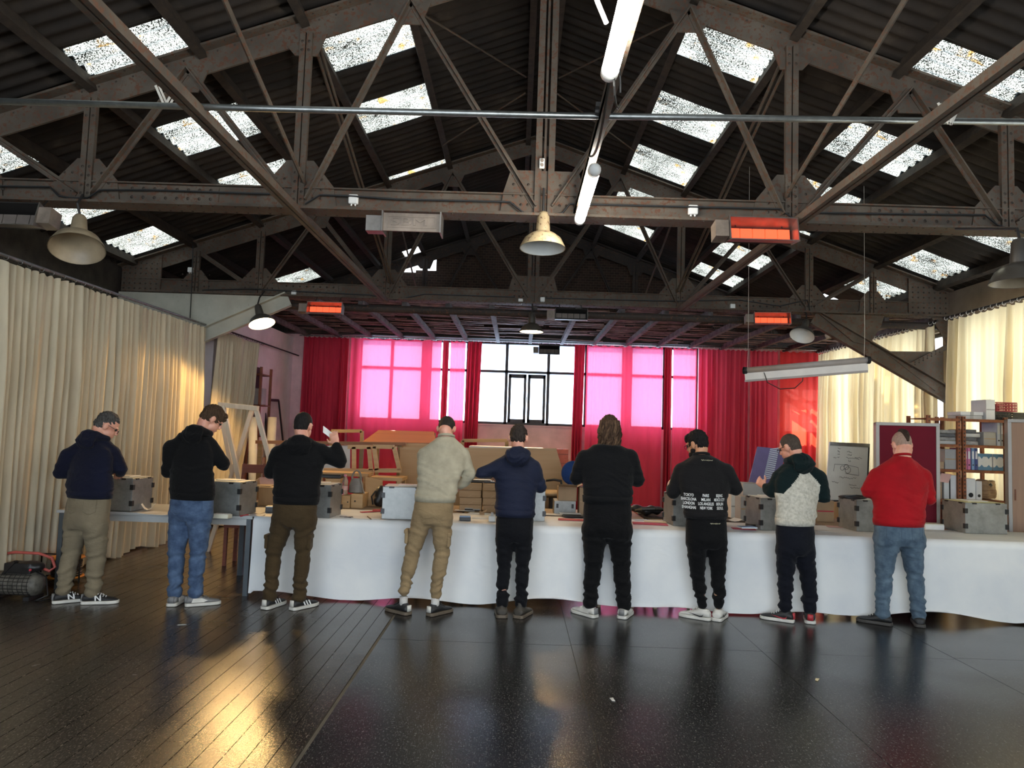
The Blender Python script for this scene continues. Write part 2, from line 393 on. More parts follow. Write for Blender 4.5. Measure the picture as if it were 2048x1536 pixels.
# ------------------------------------------------------------------ roof: sheets, skylights, purlins
ceil = MB().prism([(XK - .28, -5, roofz(XK - .28) + .05), (XK, -5, 6.20), (XK + .28, -5, roofz(XK + .28) + .05), (XK + .28, -5, roofz(XK + .28) + .085), (XK, -5, 6.24), (XK - .28, -5, roofz(XK - .28) + .085)], (0, YB + 5.3, 0)).build('ceiling', M['sheet'])
tag(ceil, kind='structure')
PUR = [0, 1.31, 2.21, 3.12, 4.09, 5.07, 5.93, 6.55]
SW = .775; Y0S = 5.72
sk = {-1: {(3, 0), (3, 2), (3, 4), (1, 1), (1, 3), (1, 6), (5, 1), (5, 3), (5, 5), (4, 10), (1, -1), (3, -2), (5, -1), (1, -3), (3, -4), (1, -5), (3, -6), (5, -4), (1, -7), (3, -8), (5, -7)},
      1: {(1, 1), (1, 3), (1, 5), (1, 7), (1, 9), (3, 2), (3, 4), (3, 6), (3, 8), (3, 10), (5, 5), (5, 7), (3, 0), (5, 1), (5, 3), (1, -1), (3, -2), (5, -1), (1, -3), (3, -4), (1, -5), (3, -6), (5, -4), (1, -7), (3, -8), (5, -7)}}
gone = {(1, 5, 9)}
smesh = {}
def sheet_mesh(side, r, sky, part=0):
    k = (side, r, sky, part)
    if k not in smesh:
        x0, x1 = PUR[r], PUR[r + 1] + .06
        if part: x0, x1 = x0 + .42, x1
        nw, seg = (SW + .02) / .155, 8
        nu = int(nw * seg)
        def fn(u, v):
            yy = u * (SW + .02); xx = x0 + (x1 - x0) * v
            return (side * xx, yy, -SLOPE * xx + .024 * math.cos(2 * PI * yy / .155) + (.012 if v == 0 else 0))
        smesh[k] = MB().grid(fn, nu, 2).mesh('skylight_sheet' if sky else 'roof_sheet', M['skylight'] if sky else M['sheet'], smooth=True)
    return smesh[k]
for side in (-1, 1):
    for r in range(7):
        for k in range(-9, 12):
            if (side, r, k) in gone: continue
            sky = (r, k) in sk[side]; part = 1 if (side == -1 and r == 2 and k == 11) else 0
            o = bpy.data.objects.new('skylight_sheet' if sky else 'roof_sheet', sheet_mesh(side, r, sky, part)); COL.objects.link(o)
            o.parent = ceil; o.location = (XK, Y0S + SW * k, 6.12 + random.uniform(-.004, .004))
def rear(side):
    def fn(u, v): yy = YR + u * (Y0S - 9 * SW - YR + .05); xx = v * 6.6; return (XK + side * xx, yy, 6.12 - SLOPE * xx + .024 * math.cos(2 * PI * yy / .155))
    return tag(MB().grid(fn, 120, 1).build('roof_sheeting_rear', M['sheet'], ceil), kind='stuff')
rear(-1); rear(1)
for side in (-1, 1):
    for j, p in enumerate(PUR[1:7]):
        x = XK + side * p; z = roofz(x) - .03
        MB().bar((x, YR + .2, z - .065), (x, YB, z - .065), .075, .12, (side * SLOPE, 0, 1)).build('purlin', M['purlin'], ceil)
    MB().bar((XK + side * .14, YR + .2, 5.98), (XK + side * .14, YB, 5.98), .07, .13).build('ridge_purlin', M['purlin'], ceil)

# ------------------------------------------------------------------ trusses
rv = {}
def rivets(mb, pts, nrm, r=.013):
    nrm = V(nrm).normalized(); u = nrm.orthogonal().normalized(); v = nrm.cross(u)
    for p in pts:
        p = V(p); vs = [p + (u * math.cos(PI / 3 * k) + v * math.sin(PI / 3 * k)) * r for k in range(6)] + [p + nrm * r * .7]
        mb.add(vs, [(k, (k + 1) % 6, 6) for k in range(6)] + [(5, 4, 3, 2, 1, 0)])
RZ = lambda xp: 5.92 - SLOPE * abs(xp)
LJ = [0, 2.17, 4.06, 5.0, 6.03]
def truss(Y, label, mats, detail, cut=None):
    root = empty('roof_truss', (XK, Y, 3.5)); tag(root, label, 'truss')
    mt = mats
    P = lambda xp, z, dy=0: V((XK + xp, Y + dy, z))
    zc = 3.60
    MB().bx(XK - 6.05, XK + 6.05, Y - .011, Y + .011, 3.525, 3.715).bx(XK - 6.05, XK + 6.05, Y - .05, Y + .05, 3.705, 3.717).build('bottom_chord_web', mt, root)
    MB().bx(XK - 6.05, XK + 6.05, Y - .115, Y + .115, 3.505, 3.527).bx(XK - 6.05, XK + 6.05, Y - .03, Y - .011, 3.527, 3.56).build('bottom_chord_flange', mt, root)
    for s in (-1, 1):
        a = P(s * 6.1, RZ(6.1)); b = P(0, RZ(0))
        MB().bar(a, b, .022, .21, (s * SLOPE, 0, 1)).build('rafter_web', mt, root)
        up = V((s * SLOPE, 0, 1)).normalized()
        MB().bar(a + up * .105, b + up * .105, .23, .02, (s * SLOPE, 0, 1)).build('rafter_flange', mt, root)
        for k in (1, 2, 3):
            x = s * LJ[k]; z1 = RZ(x) - .03
            wd = .055 if k < 3 else .045
            mb = MB(); mb.bx(XK + x - wd, XK + x - .006, Y - .055, Y - .012, 3.53, z1).bx(XK + x + .006, XK + x + wd, Y - .055, Y - .012, 3.53, z1).bx(XK + x - .012, XK + x + .012, Y - .02, Y + .05, 3.53, z1)
            mb.build('post', mt, root)
        dg = [(0, 1.25), (2.17, 1.25), (2.17, 3.22), (4.06, 3.22), (4.06, 5.0)]
        for lo, hi in dg:
            p = P(s * (lo + (.07 if hi > lo else -.07)), 3.60, -.03); q = P(s * hi, RZ(hi) - .03, -.03)
            d = (q - p).normalized()
            MB().bar(p, q, .016, .062, (0, 0, 1) if abs(d.z) < .9 else (1, 0, 0)).bar(p + V((0, -.03, 0)), q + V((0, -.03, 0)), .06, .012, (0, 0, 1)).build('diagonal', mt, root)
        for k, (wt, wb_, h) in {1: (.2, .34, .24), 2: (.16, .3, .2), 3: (.12, .2, .14)}.items():
            x = s * LJ[k]
            MB().prism([P(x - wb_, 3.56, -.03), P(x + wb_, 3.56, -.03), P(x + wb_ * .9, 3.73, -.03), P(x + wt * .6, 3.72 + h, -.03), P(x - wt * .6, 3.72 + h, -.03), P(x - wb_ * .9, 3.73, -.03)], (0, .014, 0)).build('gusset_plate', mt, root)
        for hi in (1.25, 3.22, 2.17):
            MB().prism([P(s * hi - .18, RZ(hi) + s * .06 - .09, -.028), P(s * hi + .18, RZ(hi) - s * .06 - .09, -.028), P(s * hi + .1, RZ(hi) - .24, -.028), P(s * hi - .1, RZ(hi) - .24, -.028)], (0, .014, 0)).build('gusset_plate', mt, root)
        MB().prism([P(s * 5.52, 3.51, -.04), P(s * 6.1, 3.51, -.04), P(s * 6.1, RZ(6.1) + .05, -.04), P(s * 5.52, RZ(5.52) + .07, -.04)], (0, .03, 0)).build('heel_plate', mt, root)
    mb = MB()
    for dx in (-.085, .03): mb.bx(XK + dx, XK + dx + .055, Y - .06, Y - .012, 3.53, 5.9)
    mb.bx(XK - .01, XK + .01, Y - .02, Y + .04, 3.53, 5.9).build('king_post', mt, root)
    MB().prism([P(-.38, 3.56, -.03), P(.38, 3.56, -.03), P(.36, 3.73, -.03), P(.30, 3.93, -.03), P(-.30, 3.93, -.03), P(-.36, 3.73, -.03)], (0, .014, 0)).build('gusset_plate', mt, root)
    if detail:
        mb = MB()
        rivets(mb, [(XK + x, Y - .085, 3.505) for x in np.arange(-6, 6.01, .1)] + [(XK + x, Y + .08, 3.505) for x in np.arange(-5.95, 6.01, .1)], (0, 0, -1), .012)
        rivets(mb, [(XK + x, Y - .03, 3.545) for x in np.arange(-6, 6.01, .14)], (0, -1, 0), .009)
        for s in (-1, 1):
            up = V((s * SLOPE, 0, 1)).normalized()
            rivets(mb, [P(s * t, RZ(t), -.085) + up * .094 for t in np.arange(.1, 6, .11)], -up, .011)
            rivets(mb, [P(s * t, RZ(t), -.012) + up * .07 for t in np.arange(.1, 6, .15)], (0, -1, 0), .011)
            for k in (1, 2, 3):
                rivets(mb, [P(s * LJ[k] + dx, z, -.056) for dx in (-.03, .03) for z in (3.6, 3.67, 3.76, 3.84, RZ(LJ[k]) - .12, RZ(LJ[k]) - .2)], (0, -1, 0), .014)
                rivets(mb, [P(s * LJ[k] + dx, z, -.034) for dx in (-.2, -.13, .13, .2) for z in (3.62, 3.70, 3.79)], (0, -1, 0), .013)
            rivets(mb, [P(s * x, z, -.042) for x in np.arange(5.58, 6.08, .08) for z in np.arange(3.56, 3.95, .075)], (0, -1, 0), .014)
            for x0 in (2.95,):
                rivets(mb, [P(s * (x0 + i * .1), z, -.026) for i in range(8) for z in (3.585, 3.665)], (0, -1, 0), .016)
                MB().bx(XK + s * (x0 + .35) - .42, XK + s * (x0 + .35) + .42, Y - .026, Y - .011, 3.54, 3.70).build('splice_plate', mt, root)
        rivets(mb, [P(dx, z, -.034) for dx in (-.27, -.2, -.14, .14, .2, .27) for z in (3.62, 3.70, 3.80)], (0, -1, 0), .014)
        tag(mb.build('rivets', M['rivet'], root), kind='stuff')
    return root
tn = truss(YN, 'nearest riveted steel roof truss, pale rusted paint, above the people', M['steel'], True)
tf = truss(YT, 'second riveted steel roof truss, above the end of the long room', M['steel'], True)
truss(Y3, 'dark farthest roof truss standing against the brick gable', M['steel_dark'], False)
# longitudinal ties and braces
for s, nm in ((-1, 'left'), (1, 'right')):
    x = XK + s * 2.17
    t_ = MB().bar((x - .024, -4, 3.49), (x - .024, YT - .1, 3.49), .036, .06).bar((x + .024, -4, 3.49), (x + .024, YT - .1, 3.49), .036, .06).build('tie_beam', M['steel'])
    tag(t_, 'long double-angle steel tie beam running over the room on the %s of the tubes' % nm, 'beam', 'tie beams')
for s in (-1, 1):
    x = XK + s * 2.12; xr = XK + s * 1.31
    for root, p, q, r in ((tn, (x, YN, 5.08), (x, YT, 3.74), .016), (tn, (x, YN, 3.74), (x, 1.97, 5.02), .018), (tf, (x, YT, 5.06), (x, Y3, 3.74), .016), (tf, (x + .05, YT, 3.74), (x + .05, YN, 5.06), .014),
                          (tn, (xr, YN + .1, roofz(xr) - .16), (XK + s * .2, YN + 2.1, 5.88), .010), (tf, (xr, YN + 3.3, roofz(xr) - .16), (XK + s * .2, YN + 2.5, 5.88), .010)):
        MB().tube([p, q], r, 6).build('brace_rod', M['steel'], root)
# knee braces of the far truss
def channel(mb, p, q, h, wd, t=.018):
    p, q = V(p), V(q); d = (q - p).normalized(); u = V((0, 1, 0)); n_ = d.cross(u).normalized()
    mb.bar(p, q, t, h, n_); mb.bar(p + n_ * h / 2 - u * wd / 2, q + n_ * h / 2 - u * wd / 2, wd, t, n_); mb.bar(p - n_ * h / 2 - u * wd / 2, q - n_ * h / 2 - u * wd / 2, wd, t, n_)
kb = empty('knee_brace', (5.4, YT, 2.3)); tag(kb, 'heavy brown steel knee brace slanting down to the right-hand curtain', 'brace')
mb = MB(); channel(mb, (4.32, YT + .02, 3.44), (6.38, YT + .02, 2.30), .21, .1); mb.build('channel', M['steel'], kb)
MB().prism([(4.4, YT - .02, 3.5), (5.35, YT - .02, 3.5), (5.3, YT - .02, 3.34), (5.12, YT - .02, 3.06), (4.9, YT - .02, 3.1)], (0, .02, 0)).build('upper_gusset', M['steel'], kb)
MB().prism([(5.35, YT, 2.98), (6.22, YT, 3.0), (6.22, YT, 2.5), (6.1, YT, 2.42)], (0, .02, 0)).build('lower_gusset', M['steel'], kb)
MB().bar((5.72, YT - .03, 2.78), (6.38, YT - .03, 3.14), .03, .07).build('side_strut', M['steel'], kb)
MB().prism([(6.05, YT, 3.5), (6.40, YT, 3.5), (6.40, YT, 3.1), (6.3, YT, 3.08)], (0, .02, 0)).build('end_gusset', M['steel'], kb)
mb = MB(); rivets(mb, [(5.78 + i * .06, YT - .047, 2.81 + i * .0325 + dz) for i in range(7) for dz in (-.015, .02)], (0, -1, 0), .013); tag(mb.build('rivets', M['rivet'], kb), kind='stuff')
kb2 = empty('knee_brace', (-4.9, YT, 2.3)); tag(kb2, 'white painted knee brace and gusset behind the left curtain rail', 'brace')
mb = MB(); channel(mb, (-3.42, YT - .03, 3.46), (-5.9, YT - .03, 2.3), .2, .1); mb.build('channel', M['steel_white'], kb2)
MB().prism([(-3.55, YT - .05, 3.5), (-5.95, YT - .05, 3.5), (-5.95, YT - .05, 2.6), (-4.65, YT - .05, 2.98)], (0, .02, 0)).build('gusset', M['steel_white'], kb2)

# broken lath ceiling between the far truss and the back wall
M['lath'] = mk('lath_timber', (.22, .13, .10), .85, var=.45, vs=5)
M['joist'] = mk('joist_timber', (.12, .105, .10), .85, var=.4, vs=9)
cl = MB().tube([(-4.7, YT + .16, 3.40), (WR, YT + .16, 3.40)], .055, 10).build('ceiling_lath', M['steel_dark']); tag(cl, kind='structure')
for i, x in enumerate(np.arange(-4.4, 6.3, .66)):
    MB().bx(x - .035, x + .035, YT + .2, YB - .1, 3.46, 3.545).build('joist', M['joist'], cl)
for i, y in enumerate(np.arange(YT + .35, YB - .1, .105)):
    x = -4.7
    while x < 6.3:
        L = random.uniform(.8, 2.6)
        if random.random() < (.80 if x < 3 else .55):
            dz = random.uniform(0, .03); a = random.uniform(-.012, .012); x1 = min(x + L, 6.4)
            MB().bar((x, y, 3.56 + dz), (x1, y + a * L * 2, 3.56 + dz + random.choice([0, 0, 0, -.05])), random.uniform(.03, .075), .012).build('lath', M['lath'], cl)
        x += L + random.uniform(0, .3)

# ------------------------------------------------------------------ curtains and rails
def curtain(name, mat, pts, zt, zb, nf, amp, seed, label, cat, group=None, pinch=.45, flare=0, ztop2=None, nv=26, lean=None, tuck=0):
    """pts: two (x,y) ends of the rail; nf folds; folds drift, widen and merge as cloth does."""
    r = random.Random(seed); p0, p1 = V((pts[0][0], pts[0][1], 0)), V((pts[1][0], pts[1][1], 0)); d = p1 - p0; L = d.length; d.normalize(); nrm = V((d.y, -d.x, 0))
    ph = [r.uniform(0, 6.28) for _ in range(8)]; zt2 = ztop2 if ztop2 is not None else zt
    nu = int(nf * 10)
    def wob(u): return .9 * math.sin(3.1 * u * nf * .21 + ph[0]) + .6 * math.sin(u * nf * .53 + ph[1]) + .35 * math.sin(u * nf * 1.13 + ph[2])
    def fn(u, v):
        x = 2 * PI * u * nf + wob(u) + .5 * v * math.sin(u * nf * .37 + ph[3]) * 2
        a = amp * (1 + .55 * math.sin(u * nf * .7 + ph[4]) + .35 * math.sin(u * nf * 1.9 + 2 * v + ph[5]))
        k = pinch + (1 - pinch) * min(1, v * 3.2)
        s = math.sin(x); s = s * (.75 + .25 * s * s) + .28 * math.sin(2 * x + ph[6]) * (1 - v * .5)
        off = a * k * s + flare * v * v * math.sin(u * 9 + ph[7])
        top = zt + (zt2 - zt) * u; sag = (.022 * (1 - math.cos(2 * PI * u * nf)) * .5) if v == 0 else 0
        z = top - sag + (zb - top) * v + (0.03 * math.sin(u * nf * .9 + ph[1]) * (v ** 6))
        along = .5 * a * k * math.cos(x * .5 + ph[2]) * .6
        q = p0 + d * (L * u + along * (0 if u in (0, 1) else 1)) + nrm * off; q.z = z
        if lean: q = q + V(lean) * v * (.3 + .7 * u)
        if tuck: q = q + nrm * tuck * max(0, v - .8)
        return q
    c = MB().grid(fn, nu, nv); mid = (p0 + p1) / 2; mid.z = zb
    o = c.build(name, mat, loc=mid, smooth=True); return tag(o, label, cat, group)
def rail(pts, z, r, nr, label, ringmat, mat, ringr=.022, z2=None, skip=None):
    p0, p1 = V((*pts[0], z)), V((*pts[1], z2 if z2 is not None else z)); root = empty('curtain_rail', (p0 + p1) / 2); tag(root, label, 'rail')
    MB().tube([p0, p1], r, 10).build('rod', mat, root)
    d = (p1 - p0).normalized(); Rm = d.to_track_quat('Z', 'Y').to_matrix()
    prof = [(ringr + .003 * math.cos(t), .003 * math.sin(t)) for t in np.linspace(0, 2 * PI, 7)[:-1]]
    me = MB().lathe(prof, 12, R=Rm, closed=True).mesh('curtain_ring', ringmat, smooth=True)
    for i in range(nr):
        u = (i + .5) / nr + random.uniform(-.2, .2) / nr
        if skip and skip[0] < u < skip[1]: continue
        o = bpy.data.objects.new('curtain_ring', me); COL.objects.link(o); o.parent = root
        o.location = p0 + (p1 - p0) * u - root.location - V((0, 0, ringr * .55))
    return root
XLc = -4.6
rail([(XLc, 4.2), (XLc, 10.65)], 3.035, .017, 40, 'grey tube curtain rail along the left side', M['galv'], M['galv'])
rail([(XLc, 10.7), (XLc, 14.72)], 3.06, .014, 34, 'thin dark curtain rail reaching the back left corner', M['dark'], M['dark'], skip=(.5, 1))
curtain('beige_curtain', M['beige_curtain'], [(XLc, 3.6), (XLc, 10.28)], 2.995, .03, 60, .040, 3, 'long beige cotton curtain hanging along the whole left side', 'curtain', 'beige curtains', flare=.05, nv=30)
curtain('beige_curtain', M['beige_curtain'], [(XLc, 10.75), (XLc, 12.4)], 3.02, .05, 15, .055, 5, 'shorter beige curtain lit golden by the lamp, before the white wall', 'curtain', 'beige curtains', flare=.08, lean=(-.02, -.6, 0))
XRc = 6.08
rail([(XRc, 6.0), (XRc, 10.15)], 3.45, .016, 34, 'white ringed curtain rail at the right edge, nearest section', M['white'], M['dark'], z2=3.45)
rail([(XRc, 10.3), (XRc, 14.45)], 3.44, .016, 34, 'white ringed curtain rail on the right, far section', M['white'], M['dark'])
curtain('cream_curtain', M['cream_curtain'], [(XRc, 5.4), (XRc, 10.02)], 3.41, .05, 34, .05, 11, 'cream curtain glowing with daylight at the right edge', 'curtain', 'cream curtains', flare=.05)
curtain('cream_curtain', M['cream_curtain'], [(XRc, 10.42), (XRc, 14.40)], 3.40, .05, 32, .05, 13, 'cream curtain between the red curtain and the knee brace', 'curtain', 'cream curtains', flare=.06)
YCr = 14.56
rail([(-4.55, YCr), (6.4, YCr)], 3.47, .014, 90, 'long thin curtain rail across the back windows', M['white'], M['galv'], z2=3.50)
rc = 'red curtains on the back wall'
def redc(x0, x1, nf, amp, seed, label, y=0, zb=.05, pinch=.5, mat='red_curtain', **k):
    a = W(x0, 700, YCr).x; b = W(x1, 700, YCr).x
    return curtain('red_curtain', M[mat], [(a, YCr + y), (b, YCr + y)], 3.455, zb, nf, amp, seed, label, 'curtain', rc, pinch=pinch, nv=20, **k)
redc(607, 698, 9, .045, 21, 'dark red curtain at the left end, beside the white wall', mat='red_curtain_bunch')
redc(702, 883, 7, .014, 22, 'thin red curtain with the left window panes showing pink through it', pinch=.8)
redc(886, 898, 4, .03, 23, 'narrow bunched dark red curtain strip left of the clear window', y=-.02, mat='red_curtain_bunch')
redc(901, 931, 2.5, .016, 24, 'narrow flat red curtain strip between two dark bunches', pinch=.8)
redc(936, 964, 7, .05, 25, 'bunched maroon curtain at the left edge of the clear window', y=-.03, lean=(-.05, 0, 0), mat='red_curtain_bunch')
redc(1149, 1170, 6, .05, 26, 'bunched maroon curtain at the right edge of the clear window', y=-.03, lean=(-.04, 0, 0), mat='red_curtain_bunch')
redc(1174, 1326, 9, .016, 27, 'thin red curtain with right window panes showing pink, behind the long-haired person', pinch=.8)
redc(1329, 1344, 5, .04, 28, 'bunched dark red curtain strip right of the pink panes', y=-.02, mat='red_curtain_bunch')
redc(1347, 1394, 4, .02, 29, 'thin red curtain with a dark red patch over a pane', pinch=.8)
redc(1398, 1496, 10, .035, 30, 'pleated bright red curtain left of the screen case')
redc(1500, 1556, 6, .03, 31, 'red curtain hanging behind the left end of the screen case')
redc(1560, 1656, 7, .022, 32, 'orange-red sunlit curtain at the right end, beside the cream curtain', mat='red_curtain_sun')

# ------------------------------------------------------------------ lamps
M['shade_rust'] = rusty('enamel_shade_aged', (.42, .33, .19), (.3, .22, .12), amt=.55, rough=.5)
M['shade_in'] = mk('enamel_white', (.62, .62, .58), .4, var=.08)
M['shade_tan'] = mk('enamel_tan', (.30, .235, .15), .45, var=.2)
M['shade_dark'] = mk('enamel_dark', (.05, .043, .035), .4, var=.2)
M['bulb_warm'] = emit('bulb_warm', (1, .78, .45), 6)
def lamp(c, R_, rim, lit, label, outer, inner, height=.26, hang=None, tiltdir=None, power=0, col=(1, .78, .48)):
    """c: centre of the rim; R_: rotation (tilt) matrix; rim: radius"""
    root = empty('pendant_lamp', c); tag(root, label, 'lamp', 'industrial pendant lamps')
    k = rim / .2
    out = [(rim, 0), (rim * .985, .012), (rim * .80, .085 * k), (rim * .55, .125 * k), (rim * .33, .14 * k), (rim * .31, .15 * k)]
    ins = [(rim * .97, .001), (rim * .78, .075 * k), (rim * .53, .115 * k), (.001, .13 * k)]
    MB().lathe(out, 32, V(c), R_).build('shade', outer, root, True)
    MB().lathe(ins, 32, V(c), R_).build('inner_shade', inner, root, True)
    MB().lathe([(rim * .31, .145 * k), (rim * .30, .20 * k), (rim * .26, .30 * k), (rim * .20, .325 * k), (.012, .33 * k)], 20, V(c), R_).build('neck', outer if not lit else M['shade_dark'], root, True)
    top = V(c) + R_ @ V((0, 0, .33 * k))
    if hang: MB().tube([top] + [V(h) for h in hang], .011, 8).build('hanger', M['dark'], root)
    if lit:
        MB().lathe([(rim * .90, .018), (.001, .012)], 28, V(c), R_).build('glowing_diffuser', M['bulb_warm'], root, True)
        l = bpy.data.lights.new('lamp_light', 'SPOT'); l.energy = power; l.color = col; l.spot_size = math.radians(160); l.spot_blend = .2; l.shadow_soft_size = .12
        lo = bpy.data.objects.new('lamp_light', l); COL.objects.link(lo); lo.parent = root; lo.location = R_ @ V((0, 0, -.02)); lo.rotation_euler = (R_ @ V((0, 0, 1))).to_track_quat('Z', 'Y').to_euler()
    return root
I3 = Matrix.Identity(3)
rx = lambda a: Matrix.Rotation(math.radians(a), 3, 'X'); ry = lambda a: Matrix.Rotation(math.radians(a), 3, 'Y')
lamp(W(1085, 497, YN - .1), rx(-4), .2, False, 'pendant lamp with speckled yellow enamel shade under the centre of the nearest truss', M['shade_rust'], M['shade_in'], hang=[(.17, YN - .1, 3.5), (.17, YN - .1, 3.75)])
c = W(154, 498, YN - .3); lamp(c, ry(-14) @ rx(-22), .215, False, 'tilted tan pendant lamp above the left curtain', M['shade_tan'], M['shade_tan'], hang=[c + V((-.09, .1, .42)), (c.x - .1, YN - .12, 3.56)])
c = W(2040, 566, 5.3); lamp(c, I3, .205, False, 'dark pendant lamp cut by the right edge of the picture', M['shade_dark'], M['shade_tan'], hang=[c + V((0, .02, .42)), (c.x, YN - .1, 3.5)])
c = W(524, 648, YT - .45); lamp(c, ry(-20) @ rx(-12), .185, True, 'lit pendant lamp shining on the left curtain, tilted', M['shade_dark'], M['shade_in'], hang=[c + V((-.10, .12, .40)), (c.x - .12, YT - .1, 3.56)], power=50, col=(1, .60, .22))
c = W(1063, 664, YT - .1); lamp(c, I3, .175, True, 'lit pendant lamp in front of the clear window', M['shade_dark'], M['shade_in'], hang=[(c.x, YT - .1, 3.5)], power=26, col=(1, .6, .24))
c = W(1604, 672, YT - .3); lamp(c, ry(24) @ rx(-22), .175, False, 'unlit grey pendant lamp tilted beside the knee brace', M['shade_dark'], M['shade_in'], hang=[c + V((.12, .15, .36)), (c.x + .12, YT - .05, 3.52)])
# fluorescent tubes
M['tube'] = emit('fluorescent_tube', (1, .95, .86), 15)
def tubelight(p0, p1, label):
    root = empty('tube_light', (p0 + p1) / 2); tag(root, label, 'tube light', 'fluorescent tubes'); d = (p1 - p0).normalized()
    MB().tube([p0, p0.lerp(p1, .5), p1], .042, 16).build('glowing_tube', M['tube'], root, True)
    for q, s in ((p0, -1), (p1, 1)): MB().tube([q, q + d * s * .05, q + d * s * .09], [.044, .044, .02], 14).build('end_cap', M['white'], root, True)
    for u in (.2, .8): q = p0.lerp(p1, u); MB().tube([q + V((0, 0, .04)), q + V((0, 0, .13))], .006, 6).build('hook', M['dark'], root)
    return root
zt_ = 3.40
a = WZ(1160, 437, zt_); tx = a.x
tubelight(V((tx, 4.72, zt_)), V((tx, a.y, zt_)), 'white fluorescent tube hanging in front of the nearest truss')
b = WZ(1221, 138, zt_); tubelight(V((b.x, 1.9, zt_)), V((b.x, b.y, zt_)), 'glaring fluorescent tube at the top edge of the picture')
tag(MB().bx(tx - .03, tx + .03, .8, YN, 3.53, 3.56).bx(tx - .03, tx - .024, .8, YN, 3.53, 3.60).build('cable_tray', M['steel']), 'narrow rusty angle bar carrying the fluorescent tubes', 'bar')
lp = [V((b.x + .03 * math.cos(t) + .05, b.y + .12 + .1 * math.cos(t), zt_ - .01 + .12 * math.sin(t))) for t in np.linspace(0, 5.5, 16)]
tag(MB().tube(lp, .006, 6).build('cable_loop', M['cable']), 'thin black cable loop below the upper tube', 'cable')
lp = [V((b.x - .06 - .1 * math.sin(t), 2.55 + .5 * t / PI, zt_ + .05 + .09 * math.sin(t))) for t in np.linspace(0, PI, 12)]
tag(MB().tube(lp, .011, 8).build('cable_loop', M['white']), 'white cable looping out beside the upper tube', 'cable')
tag(MB().tube([V((tx - .03, y, 3.52 - .14 * math.sin((y - 3.7) / 1.05 * PI))) for y in np.linspace(3.7, 4.75, 12)], .008, 6).build('cable_loop', M['cable']), 'black cable sagging between the two tubes', 'cable')
# galvanised pipe tied below the beams
p0, p1 = W(-120, 199.5, 4.15), W(2170, 246, 4.25)
tag(MB().tube([p0, p0.lerp(p1, .3) - V((0, 0, .015)), p0.lerp(p1, .55) - V((0, 0, .02)), p1], .0195, 12).build('galvanised_pipe', M['galv'], smooth=True), 'long galvanised pipe slung across the room under the beams', 'pipe')
M['strap'] = mk('strap_white', (.62, .58, .5), .7)
for k, (x, y, lab) in enumerate([(330, 205, 'white tie strap holding the pipe to the left beam'), (1898, 240, 'white tie strap holding the pipe to the right beam')]):
    q = W(x, y, 4.18); st = MB()
    for dx in (-.065, .06):
        st.bar(q + V((0, 0, -.025)), q + V((dx, .0, .105)), .004, .014, (1, 0, 0)).bar(q + V((.018, .01, -.025)), q + V((dx + .018, .01, .105)), .004, .012, (1, 0, 0))
    tag(st.build('tie_strap', M['strap'], loc=q), lab, 'strap', 'tie straps')
q = W(1196, 224, 4.2); tag(MB().lathe([(.03, -.02), (.034, 0), (.03, .02)], 12, q, ry(90)).box(q + V((0, 0, .04)), (.03, .02, .04)).build('pipe_clamp', M['dark'], loc=q), 'small bolt clamp in the middle of the galvanised pipe', 'clamp')
